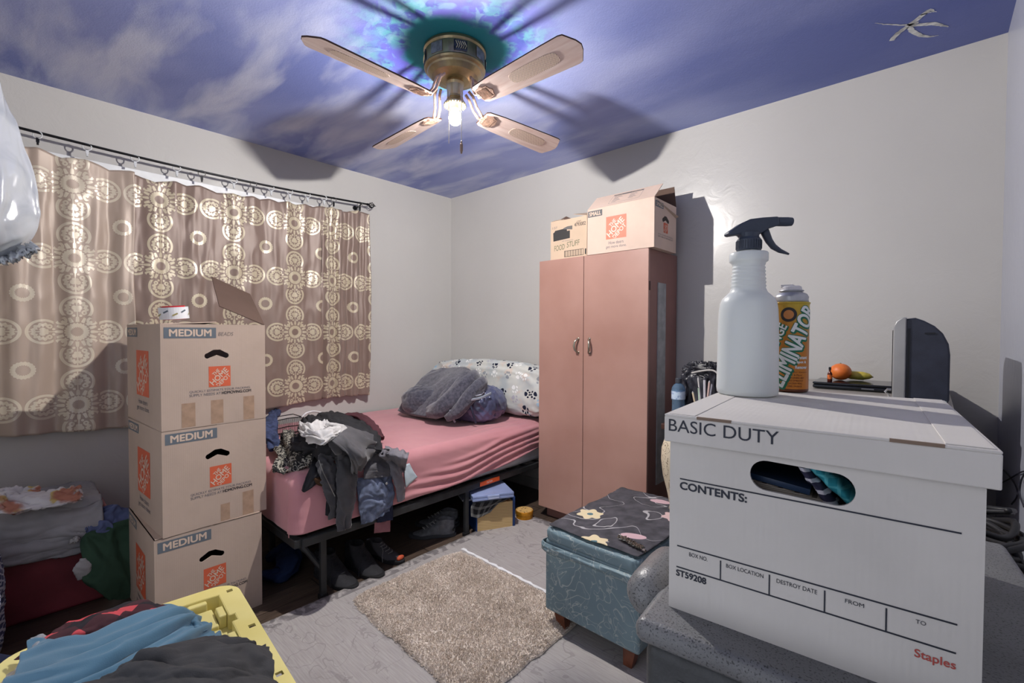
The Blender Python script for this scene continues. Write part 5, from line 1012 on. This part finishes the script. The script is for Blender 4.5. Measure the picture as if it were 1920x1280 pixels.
tb = thing('toiletry_bag', 'black pouch with a white zip behind the pens', 'pouch', (2.46, -.30, DKZ)); bl_ = M('black_shiny_nylon', (48, 48, 56), .35, 0, .2, 8, .001, 60)
tbc = at(1322, 735, y=-.33)
wp(blob('pouch_body', (tbc.x, -.33, DKZ+.155), (.115, .07, .150), bl_, tb, .55, .6, 0, None, .02, 9, 201, 50))
wp(B().tube([tuple(p) for p in catmull([tuple(at(a, b, y=-.41)) for a, b in ((1297, 699), (1316, 695), (1335, 694), (1345, 700), (1347, 712))], 20)], .0045, 6).done('zip', M('pale_zip_tape', (206, 202, 196), .5), tb))
pc_ = at(1322, 745, y=-.50); cup = thing('pen_cup', 'dark cup holding the pens on the side desk', 'cup', (pc_.x, -.52, DKZ)); B().lathe([(.028, 0), (.032, .0), (.036, .085), (.034, .085), (.030, .004), (0, .004)], seg=28).done('cup_wall', M('dark_maroon_plastic', (76, 44, 44), .4), cup)
for k, (x0, y0, x1, y1, rr_, cl, nm) in enumerate(((1309, 709, 1318, 741, .0035, (226, 224, 220), 'thin white pen, tallest in the cup'), (1321, 712, 1330, 740, .0055, (214, 212, 218), 'thick white marker in the cup'), (1330, 716, 1329, 740, .0045, (220, 190, 180), 'pen with a pinkish tip in the cup'), (1310, 727, 1306, 739, .004, (190, 212, 190), 'short pale green pen leaning left'), (1299, 736, 1304, 745, .0045, (226, 208, 176), 'short cream pencil at the left of the cup'), (1335, 720, 1333, 738, .004, (160, 160, 170), 'grey pen at the right of the cup'))):
    a_, b_ = at(x0, y0, y=-.525), at(x1, y1, y=-.515); e_ = Vector((pc_.x+(b_.x-pc_.x)*.35, -.52, DKZ+.006)); pn_ = thing('pen', nm, 'pen', tuple(e_), group='pens in the desk cup')
    wp(B().cyl(e_, a_, rr_, seg=10).done('barrel', M('pen_%d' % k, cl, .4), pn_)); d_ = (a_-e_).normalized(); wp(B().cyl(a_, a_+d_*.006, rr_*.9, rr_*.4, 10).done('tip', M('pen_tip_dark', (60, 60, 70), .4) if k % 2 else M('pen_tip_light', (200, 200, 200), .4), pn_))
vp = at(1270, 880, y=-.80); vz = .447; vs_ = thing('vase', 'cream vase with brown scrollwork mostly hidden behind the white box', 'vase', (vp.x, -.80, vz))
vm = Mat('cream_scroll_ceramic', .35); vm.color(vm.mix(((vm.noise(26, 1, dist=1.5)*4).fract()-.5).abs().lt(.05), (216, 202, 176), (110, 92, 70))); B().lathe([(.030, 0), (.034, .004), (.030, .02), (.042, .08), (.060, .15), (.068, .22), (.066, .27), (.052, .315), (.036, .335), (.034, .35), (.040, .36), (.036, .36), (.030, .345)], seg=40).done('vase_body', vm.m, vs_, smooth=True)
DRX0, DRX1, DRY0, DRZ = 2.80, 3.335, -.74, .985
dr = thing('dresser', 'dark dresser behind the white box carrying the fruit and television', 'dresser', (3.07, -.37, 0))
gt = M('grey_beige_top', (160, 154, 148), .4); wp(B().box((DRX0, DRY0, DRZ-.025), (DRX1, -.015, DRZ)).done('dresser_top', gt, dr, bevel=.004)); wp(B().box((DRX0+.01, DRY0+.015, .05), (DRX1-.01, -.02, DRZ-.025)).done('carcass', woodd, dr)); wp(B().box((DRX0+.03, DRY0+.04, 0), (DRX1-.03, -.04, .05)).done('plinth', woodd, dr))
for k in range(4):
    d_ = wp(B().box((DRX0+.025, DRY0, .07+.222*k), (DRX1-.025, DRY0+.016, .07+.222*k+.208)).done('drawer', woodd, dr, bevel=.003)); B().sph((3.07, DRY0-.014, .07+.222*k+.104), .014).done('knob', M('aged_brass', (176, 160, 124)), d_)
lp = thing('laptop', 'closed glossy black laptop on the dresser under the fruit', 'laptop', (3.05, -.34, DRZ), R(2))
lpb = M('glossy_black', (28, 30, 36), .12, 0, .05); B().box((-.145, -.115, .003), (.145, .115, .019)).done('base', lpb, lp, bevel=.006, seg=4); B().box((-.145, -.115, .0195), (.145, .115, .029)).done('screen_lid', lpb, lp, bevel=.004, seg=4)
B().box((.02, -.1165, .009), (.06, -.1145, .014)).done('side_slot', M('grey_slot', (110, 112, 118), .3), lp); B().box((-.13, -.10, 0), (.13, .10, .004)).done('feet', lpb, lp)
tgc = at(1576, 690, y=-.31); ft = thing('tangerine', 'orange tangerine on the laptop behind the tiny sauce bottle', 'tangerine', (tgc.x, -.31, DRZ+.029)); om = Mat('orange_peel', .38); om.color(om.mix(om.ramp(om.noise(30, 3), .3, .7), (232, 128, 56), (220, 108, 40))); om.bump(om.noise(420, 2), .0008)
B().sph((0, 0, .0365), .040, (1, 1, .90), 32).done('peel', om.m, ft, smooth=True); B().lathe([(.004, .071), (.003, .074), (0, .075)], seg=8).done('stem_scar', M('green_stem', (110, 124, 70)), ft)
bn = at(1612, 699, y=-.27); bz = DRZ+.030; ban = thing('banana', 'yellow-green banana lying behind the tangerine', 'banana', (bn.x, -.26, bz)); bm2 = Mat('banana_skin', .45); bm2.color(bm2.mix(bm2.ramp(bm2.noise(20, 3), .4, .7), (208, 184, 76), (150, 150, 60)))
B().tube([(-.09, .02, .040), (-.065, .008, .026), (-.03, -.002, .020), (.01, -.004, .019), (.032, 0, .018), (.042, .002, .016)], [.006, .014, .018, .018, .012, .004], 10).done('banana_skin', bm2.m, ban, smooth=True); B().cyl((.040, .002, .016), (.046, .003, .0155), .0035, .002, 8).done('tip', M('dark_tip', (50, 40, 28)), ban)
hs_ = at(1556, 700, y=-.40); hb = thing('sauce_bottle', 'tiny dark red sauce bottle standing in front of the tangerine', 'bottle', (hs_.x, -.40, DRZ+.029))
B().lathe([(.0085, 0), (.009, .002), (.009, .030), (.0075, .036), (.004, .041), (.0038, .050)], seg=20).done('bottle_body', M('dark_red_glass', (84, 30, 18), .1), hb, smooth=True); B().lathe([(.0048, .049), (.0048, .060), (0, .061)], seg=16).done('cap', M('black_cap', (26, 26, 28), .4), hb); B().lathe([(.0093, .010), (.0093, .028)], seg=20).done('label_band', M('orange_label_paper', (214, 110, 50), .5, 0, .3, 200), hb)
# television seen from the side
tv = thing('television', 'small dark tube television seen from its side on the dresser', 'television', (3.25, -.62, DRZ)); tvm = M('dark_navy_plastic', (44, 48, 62), .38, 0, .1, 20, .0003, 400); bz_ = M('silver_grey_bezel', (160, 160, 160), .35, .3)
pr_ = [(-.045, 0), (-.045, .272), (-.036, .283), (-.012, .286), (.010, .276), (.036, .258), (.056, .234), (.070, .200), (.074, .165), (.074, .02), (.068, 0)]
B().poly([(x, -.10, z) for x, z in pr_], (0, .36, 0)).done('rear_shell', tvm, tv, bevel=.006, seg=3)
B().poly([(-.068, -.108, 0), (-.068, -.108, .255), (-.060, -.108, .275), (-.044, -.108, .288), (-.034, -.108, .288), (-.034, -.108, 0)], (0, .376, 0)).done('front_bezel', bz_, tv, bevel=.004, seg=3)
B().box((-.0705, -.095, .03), (-.067, .255, .245)).done('screen', M('dark_screen', (20, 22, 28), .08), tv, bevel=.002)
B().box((-.030, -.1025, .0), (-.024, -.0995, .25)).box((.012, -.1030, .232), (.038, -.0995, .237)).done('side_grooves', M('groove_black', (22, 24, 30), .5), tv); B().box((.04, -.1015, .008), (.068, -.0995, .016)).done('badge', M('pale_green_badge', (150, 176, 168), .5), tv)
ant = thing('metal_clip', 'small chrome clip on the dresser beside the television', 'clip', (at(1668, 728, y=-.6).x, -.6, DRZ)); B().tube([(0, 0, 0), (-.004, 0, .012), (-.012, 0, .022), (-.006, 0, .030), (.010, 0, .030), (.016, 0, .022)], .0045, 8).done('clip_arm', M('chrome', (200, 200, 200), .2, .9), ant); B().cyl((0, 0, 0), (0, 0, .003), .012, seg=16).done('foot', M('chrome', (200, 200, 200), .2, .9), ant)

# ------------------------------------------------------------------ right-hand clutter: low table, cables, tool
lt = thing('low_table', 'light wooden low table against the right wall behind the trunk', 'table', (3.30, -1.20, 0)); lw = M('light_wood', (176, 160, 142), .5, 0, .15, 14)
wp(B().box((3.08, -1.50, .57), (3.475, -.90, .60)).done('table_top', lw, lt, bevel=.004))
for lx, ly in ((3.10, -1.48), (3.43, -1.48), (3.10, -.94), (3.43, -.94)): wp(B().box((lx, ly, 0), (lx+.03, ly+.03, .57)).done('leg', lw, lt))
ck_ = M('black_cable', (34, 34, 37), .5)
def cat_pts(l): return [tuple(p) for p in catmull([tuple(q) for q in l], 40)]
cb1 = B()
for s in range(7):
    p = []; a0 = random.uniform(0, 6)
    for i in range(14): p.append((3.36+.075*math.cos(a0+i*1.1)+random.uniform(-.015, .015), -1.20+.17*math.sin(a0+i*.8)+random.uniform(-.02, .02), .612+.16*(i/14)+random.uniform(0, .05)))
    cb1.tube([tuple(q) for q in catmull(p, 90)], .0075, 6)
prop(cb1.done('cable_tangle', ck_, None, smooth=True), 'tangle of thick black cables on the low table by the right wall', 'cables')
tk = thing('hand_tool', 'thick rounded black tool lying across the table by the right wall', 'tool', (3.36, -1.36, .60)); tbm = M('black_tool_plastic', (40, 41, 45), .5, 0, .15, 20)
wp(B().tube(cat_pts([(3.22, -1.34, .70), (3.30, -1.36, .715), (3.38, -1.38, .70), (3.455, -1.40, .67)]), [.022+.016*math.sin(PI*i/39) for i in range(40)], 14).done('tool_body', tbm, tk, smooth=True)); wp(B().tube([(3.40, -1.38, .69), (3.42, -1.40, .65), (3.43, -1.41, .602)], [.022, .020, .024], 12).done('tool_grip', tbm, tk, smooth=True))
prop(B().tube(cat_pts([(3.10, -1.43, .605), (3.22, -1.47, .66), (3.36, -1.50, .655), (3.47, -1.52, .60)]), .0085, 8).done('power_cord', ck_, None, smooth=True), 'single black cord crossing the low table in front', 'cord')
wc = B()
for pts in (((1881, 880), (1893, 893), (1905, 912), (1907, 930), (1897, 945)), ((1878, 905), (1895, 896), (1912, 886), (1925, 882)), ((1926, 880), (1915, 900), (1912, 925), (1920, 950))): wc.tube(cat_pts([at(px, py, x=3.482) for px, py in pts]), .0022, 6)
prop(wc.done('wall_wires', M('thin_black_wire', (40, 40, 52), .5), None), 'thin dark wires looping against the right wall', 'wires')
# ------------------------------------------------------------------ left: red ottoman, blankets, shirts
redm = M('dark_red_vinyl', (122, 48, 56), .55, 0, .12, 6, .0006, 200)
ro = thing('red_ottoman', 'dark red square ottoman on the floor under the grey blanket', 'ottoman', (.30, -2.68, 0))
wp(B().box((.06, -3.02, 0), (.515, -2.455, .34)).done('body', redm, ro, bevel=.02, seg=4)); wp(B().box((.055, -3.025, .345), (.52, -2.45, .40)).done('cushion', redm, ro, bevel=.018, seg=4))
gb = cloth('pale_grey_blanket', (150, 149, 152), vs=8)
gbt = thing('grey_blanket', 'thick folded pale grey blanket hanging over the red ottoman', 'blanket', (.3, -2.68, .40))
ys = (-3.05, -2.9, -2.75, -2.6, -2.48)
def zb(y): return np.interp(y, [-3.05, -2.79, -2.55, -2.44], [.30, .275, .245, .26])
rows = [[(.10, y, .42) for y in ys], [(.28, y-.0, .455-.02*(y > -2.55)) for y in ys], [(.45, y, .475-.02*(y > -2.55)) for y in ys], [(.522, y, .445) for y in ys], [(.552, y, .37) for y in ys], [(.548, y, .31) for y in ys], [(.540, y, zb(y)) for y in ys]]
wp(sheet('blanket_drape', rows, gb, gbt, 80, 80, .014, (6, 2), 301, .016, fine=.004))
wp(blob('folded_layers', (.29, -2.745, .425), (.215, .275, .028), gb, gbt, .3, .2, 0, None, .012, 7, 303, 50))
td = Mat('tie_dye_cotton', .9, 0, .1); td.color(td.mix(td.ramp(td.noise(9, 3), .54, .62), td.mix(td.ramp(td.noise(14, 3, dist=.5), .58, .64)*.8, (206, 204, 206), (196, 170, 76)), (170, 116, 98)))
def garm(name, label, cat, rows, mt, **k): k.setdefault('thick', .004); return prop(sheet(name, rows, mt, None, **k), label, cat)
garm('tie_dye_shirt', 'white shirt with yellow and brown tie-dye folded on the grey blanket', 'shirt', [P2([(-40, 960, 'x', 0.56), (-10, 940, 'x', 0.56), (0, 928, 'x', 0.53)]), P2([(20, 962, 'x', 0.58), (25, 945, 'x', 0.56), (30, 930, 'x', 0.51)]), P2([(85, 950, 'x', 0.59), (88, 935, 'x', 0.56), (90, 922, 'x', 0.48)]), P2([(135, 942, 'x', 0.59), (140, 928, 'x', 0.56), (128, 915, 'x', 0.48)]), P2([(152, 936, 'x', 0.59), (154, 925, 'x', 0.56), (150, 912, 'x', 0.48)])], td.m, nu=60, nv=40, wr=.014, wf=(6, 2), seed=311, fine=.004, thick=.012)
garm('tie_dye_shirt', 'smaller tie-dye cloth crumpled behind the first, with rusty spots', 'shirt', [P2([(-40, 945, 'x', 0.42), (-40, 930, 'x', 0.39)]), P2([(0, 930, 'x', 0.42), (0, 920, 'x', 0.36)]), P2([(35, 930, 'x', 0.43), (38, 914, 'x', 0.36)]), P2([(75, 928, 'x', 0.43), (74, 913, 'x', 0.36)])], td.m, nu=50, nv=30, wr=.016, wf=(5, 2), seed=315, fine=.005, thick=.010)
garm('blue_shirt', 'crumpled grey-blue shirt between the grey blanket and the box stack', 'shirt', [P2([(158, 990, 'x', .56), (175, 975, 'x', .54), (190, 958, 'x', .50)]), P2([(166, 1005, 'x', .57), (200, 975, 'x', .56), (213, 941, 'x', .50)]), P2([(172, 1010, 'x', .57), (215, 985, 'x', .57), (228, 950, 'x', .50)]), P2([(178, 1012, 'x', .56), (235, 985, 'x', .56), (250, 958, 'x', .50)])], cloth('grey_blue_cotton', (92, 102, 138), vs=20), nu=50, nv=50, wr=.02, wf=(2, 3), seed=321, fine=.002)
garm('green_shirt', 'dark green shirt slumped against the red ottoman beside the box stack', 'shirt', [P2([(160, 1000, 'x', .575), (200, 985, 'x', .57), (255, 968, 'x', .55)]), P2([(150, 1020, 'x', .585), (200, 1020, 'x', .60), (258, 1010, 'x', .57)]), P2([(158, 1060, 'x', .60), (200, 1060, 'x', .625), (258, 1060, 'x', .59)]), P2([(158, 1090, 'x', .60), (200, 1100, 'x', .62), (258, 1105, 'x', .59)]), P2([(190, 1112, 'x', .59), (215, 1122, 'x', .60), (256, 1122, 'x', .58)])], cloth('dark_green_cotton', (58, 82, 66), vs=10), nu=60, nv=50, wr=.018, wf=(2, 2), seed=331, fine=.003)
prop(limb('white_cloth', P2([(160, 1045, 'x', .60), (158, 1065, 'x', .607), (154, 1085, 'x', .60)]), [.015, .035, .016], [.008, .012, .006], cloth('off_white_cotton', (170, 168, 168)), None, 30, 20, .006, 4, 335, (1, 0, 0)), 'patch of white cloth showing at the edge of the green shirt', 'cloth')
prop(limb('white_cloth', P2([(132, 1018, 'x', .575), (140, 1012, 'x', .59), (148, 1006, 'x', .59)]), [.006, .012, .006], [.006, .012, .006], cloth('off_white_cotton', (170, 168, 168)), None, 24, 18, .008, 6, 336, (1, 0, 0)), 'small frayed scrap of white cloth above the red ottoman', 'cloth')
gm = Mat('navy_white_lattice', .8, 0, .2); u, v, w = gm.xyz('Object'); uu = ((u*.6+v*.8+w)/.030).fract()-.5; vv = ((u*.6+v*.8-w)/.030).fract()-.5
gm.color(gm.mix(uu.abs().gt(.36).max(vv.abs().gt(.36)), (66, 74, 106), (176, 180, 196)))
pc2 = at(-75, 1215, d=1.66); prop(blob('lattice_cushion', (pc2.x, pc2.y-.02, .205), (.20, .13, .20), gm.m, None, .5, .6, R(0), Matrix.Rotation(R(20), 3, 'Y'), .008, 6, 341, 50), 'navy cushion with a white lattice pattern at the lower left edge', 'cushion')
prop(sheet('navy_throw', [P2([(-60, 1200, 'd', 1.5), (0, 1225, 'd', 1.48), (40, 1228, 'd', 1.46)]), P2([(-60, 1260, 'd', 1.46), (0, 1275, 'd', 1.42), (30, 1262, 'd', 1.42)]), P2([(-60, 1320, 'd', 1.40), (0, 1330, 'd', 1.38), (20, 1310, 'd', 1.38)])], cloth('navy_throw_cloth', (40, 44, 66)), None, 24, 24, .006, (2, 2), 345, .004), 'dark navy cloth in front of the lattice cushion', 'cloth')

# ------------------------------------------------------------------ yellow-lidded tote with clothes on it
yel = Mat('yellow_plastic', .4, 0, .5); yel.color(yel.mix(yel.ramp(yel.noise(5, 4), .35, .7), (230, 219, 148), (220, 206, 126))); ym = yel.m
LXL, LYL, LZ = .78, .53, .385
tt = thing('storage_tote', 'black storage tote with a ribbed yellow lid in the left foreground', 'storage tote', (1.572, -2.255, 0.0), R(-4.6)); tt.scale = (1, -1, 1) if False else (1, 1, 1)
def rrect(x0, y0, x1, y1, r, n=8, rs=None):
    rs = rs or (r, r, r, r); pts = []
    for (cx, cy, a0), rr in zip(((x1-rs[0], y1-rs[0], 0), (x0+rs[1], y1-rs[1], 90), (x0+rs[2], y0+rs[2], 180), (x1-rs[3], y0+rs[3], 270)), rs):
        for i in range(n+1): a = R(a0+90*i/n); pts.append((cx+rr*math.cos(a), cy+rr*math.sin(a)))
    return pts
sqh = lambda cx, cy, s=.0085: [(cx-s, cy-s), (cx+s, cy-s), (cx+s, cy+s), (cx-s, cy+s)]
step = [(.06, -.055), (.20, -.055), (.20, -.04), (.24, -.04), (.24, -.055), (.40, -.055), (.40, -.04), (.44, -.04), (.44, -.055), (LXL-.06, -.055), (LXL-.06, -LYL+.055), (.055, -LYL+.055), (.055, -.30), (.04, -.30), (.04, -.26), (.055, -.26), (.055, -.10)]
plate('lid_rim', [rrect(0, -LYL, LXL, 0, .07), step, sqh(.055, -.026), sqh(.30, -.020), sqh(.55, -.020), sqh(.026, -.42)], .006, ym, tt, T(0, 0, LZ-.003))
lw_ = B()
for a, b in zip(step, step[1:]+step[:1]):
    d_ = Vector((b[0]-a[0], b[1]-a[1], 0)); L_ = d_.length; an = math.atan2(d_.y, d_.x); lw_.box((0, -.002, LZ-.045), (L_, .002, LZ-.001), T(a[0], a[1], 0) @ Matrix.Rotation(an, 4, 'Z'))
lw_.done('lid_walls', ym, tt)
B().box((.04, -LYL+.04, LZ-.049), (LXL-.04, -.04, LZ-.045)).done('lid_floor', ym, tt)
rb = B()
for i in range(5):
    for j_ in range(3): rb.box((.085+.128*i, -.175-.125*j_, LZ-.046), (.085+.128*i+.108, -.175-.125*j_+.095, LZ-.024))
for i in range(4): rb.box((.12+.16*i, -.078, LZ-.046), (.12+.16*i+.06, -.057, LZ-.006))
for i in range(3): rb.box((.056, -.14-.12*i, LZ-.046), (.076, -.14-.12*i+.05, LZ-.006))
rb.done('lid_blocks', ym, tt, bevel=.004, seg=2)
B().poly([(x, y, LZ-.028) for x, y in rrect(0.002, -LYL+.002, LXL-.002, -.002, .07)], (0, 0, .022)).bm.free()
sk = B(); o1 = rrect(0, -LYL, LXL, 0, .07); o2 = rrect(.004, -LYL+.004, LXL-.004, -.004, .066)
for a, b, c_, d_ in zip(o1, o1[1:]+o1[:1], o2, o2[1:]+o2[:1]):
    v = [sk.bm.verts.new((p[0], p[1], z)) for p, z in ((a, LZ-.002), (b, LZ-.002), (b, LZ-.03), (a, LZ-.03), (c_, LZ-.002), (d_, LZ-.002), (d_, LZ-.03), (c_, LZ-.03))]
    sk.bm.faces.new(v[:4]); sk.bm.faces.new(v[4:][::-1]); sk.bm.faces.new((v[3], v[2], v[6], v[7]))
sk.done('lid_skirt', ym, tt)
tb_ = B(); t0 = rrect(.025, -LYL+.025, LXL-.025, -.025, .06); t1 = rrect(.07, -LYL+.07, LXL-.07, -.07, .05); n = len(t0); a = [tb_.bm.verts.new((x, y, LZ-.05)) for x, y in t0]; b = [tb_.bm.verts.new((x, y, .013)) for x, y in t1]
tb_.bm.faces.new(a); tb_.bm.faces.new(b[::-1])
for i in range(n): tb_.bm.faces.new((a[i], b[i], b[(i+1) % n], a[(i+1) % n]))
tb_.done('tub', M('black_tub_plastic', (36, 37, 40), .5), tt)
Lz = LZ+.004
pl2 = Mat('red_black_plaid', .9, 0, .1); x, y, z = pl2.xyz('Object'); ca = ((x*.8+y*.6)/.11).fract().lt(.5); cb_ = ((y*.8-x*.6)/.11).fract().lt(.5); pl2.color(pl2.mix(ca*cb_*.85+(ca+cb_)*.07, (52, 48, 52), (206, 86, 92)))
def Zr(l): return [tuple(at(px, py, z=z)) for px, py, z in l]
garm('plaid_shirt', 'red and black plaid shirt behind the teal shirt on the yellow lid', 'shirt', [Zr([(20, 1240, .40), (60, 1215, .43), (85, 1200, .42)]), Zr([(100, 1225, .42), (120, 1190, .45), (130, 1170, .42)]), Zr([(190, 1200, .42), (190, 1160, .455), (195, 1148, .42)]), Zr([(300, 1170, .42), (275, 1142, .455), (262, 1126, .42)]), Zr([(340, 1160, .41), (320, 1140, .43), (300, 1128, .41)])], pl2.m, nu=60, nv=40, wr=.012, wf=(3, 3), seed=401, thick=.006)
teal = cloth('teal_blue_cotton', (88, 124, 146), sheen=.2, vs=5, var=.05)
rows = [Zr([(55, 1205, .43), (30, 1250, .45), (-20, 1330, .44), (-60, 1400, .42)]), Zr([(88, 1194, .45), (120, 1230, .48), (100, 1300, .47), (70, 1380, .43)]), Zr([(140, 1200, .45), (190, 1215, .49), (200, 1270, .48), (200, 1350, .43)]), Zr([(210, 1170, .455), (250, 1195, .49), (270, 1235, .48), (300, 1320, .43)]), Zr([(265, 1146, .455), (305, 1170, .485), (325, 1205, .47), (370, 1290, .42)]), Zr([(310, 1134, .44), (342, 1152, .46), (362, 1185, .445), (400, 1240, .41)]), Zr([(335, 1140, .42), (362, 1155, .42), (388, 1172, .41), (418, 1196, .40)])]
tsh = thing('teal_shirt', 'teal blue shirt spread in long folds over the yellow lid', 'shirt', tuple(at(220, 1240, z=LZ)))
def teal_sheet():
    n = 120; Rw = [catmull([tuple(p) for p in r], 24) for r in rows]; G = catmull(np.array(Rw), n); G = catmull(G.transpose(1, 0, 2), 90).transpose(1, 0, 2); N = grid_normals(G); N *= np.sign(N[..., 2:3]); u, v = np.meshgrid(np.linspace(0, 1, n), np.linspace(0, 1, 90), indexing='ij')
    vv = v + .10*np.sin(u*3.2)+.05*fbm(u*2.5, v*2, 5); f = .013*np.sin(2*PI*vv*4.2+1.2) + .006*np.sin(2*PI*vv*9+u*4) + .005*(ridge(u*3, v*9, 7)-.5); f *= (.45+.55*np.sin(PI*np.clip(u, .02, .98)))
    return grid_obj('shirt_body', G+N*f[..., None], teal, tsh, .004)
wp(teal_sheet())
wp(sheet('sleeve_hem', [Zr([(345, 1152, .445), (362, 1150, .45), (372, 1160, .43)]), Zr([(350, 1172, .44), (372, 1172, .44), (392, 1172, .41)]), Zr([(352, 1192, .43), (378, 1186, .43), (390, 1180, .405)])], teal, tsh, 30, 30, .006, (2, 3), 411, .004))
blks = M('black_ribbed_cotton', (58, 58, 60), .9, 0, .08, 20, .0006, 400)
rows2 = [Zr([(120, 1420, .45), (200, 1360, .47), (330, 1400, .46), (520, 1420, .44)]), Zr([(150, 1320, .47), (260, 1300, .50), (380, 1310, .49), (535, 1330, .43)]), Zr([(172, 1268, .475), (290, 1248, .51), (400, 1262, .50), (520, 1285, .43)]), Zr([(230, 1242, .475), (320, 1222, .50), (420, 1232, .49), (506, 1258, .43)]), Zr([(320, 1216, .465), (380, 1204, .47), (440, 1212, .465), (497, 1228, .42)]), Zr([(392, 1200, .44), (425, 1199, .44), (465, 1208, .43), (490, 1216, .41)])]
prop(sheet('black_shirt', rows2, blks, None, 110, 110, .014, (4, 3), 421, .005, fine=.004), 'black ribbed shirt lying over the teal shirt in the left foreground', 'shirt')
prop(sheet('cream_cloth', [Zr([(-20, 1300, .40), (20, 1262, .41), (45, 1238, .41)]), Zr([(-10, 1310, .40), (30, 1275, .43), (60, 1245, .44)])], cloth('cream_cotton', (190, 180, 164)), None, 20, 30, .006, (2, 2), 431, .004), 'cream cloth edge under the teal shirt at the lower left', 'cloth')
prop(sheet('grey_cloth', [Zr([(58, 1200, .43), (75, 1190, .44), (88, 1196, .43)]), Zr([(52, 1222, .42), (72, 1210, .44), (92, 1206, .43)])], cloth('light_grey_cotton', (150, 154, 160)), None, 20, 20, .006, (2, 2), 433, .004), 'light grey cloth scrap beside the plaid shirt', 'cloth')

# ------------------------------------------------------------------ give every one-mesh thing its origin at its base
for o in list(COL.objects):
    if o.type == 'MESH' and o.parent is None and 'category' in o and not o.children:
        co = np.empty(len(o.data.vertices)*3); o.data.vertices.foreach_get('co', co); co = co.reshape(-1, 3)
        # object-space textures stay put because only whole-object offsets change
        c = np.array([(co[:, 0].min()+co[:, 0].max())/2, (co[:, 1].min()+co[:, 1].max())/2, co[:, 2].min()]); co -= c; o.data.vertices.foreach_set('co', co.ravel()); o.data.update(); o.location = Vector(c)
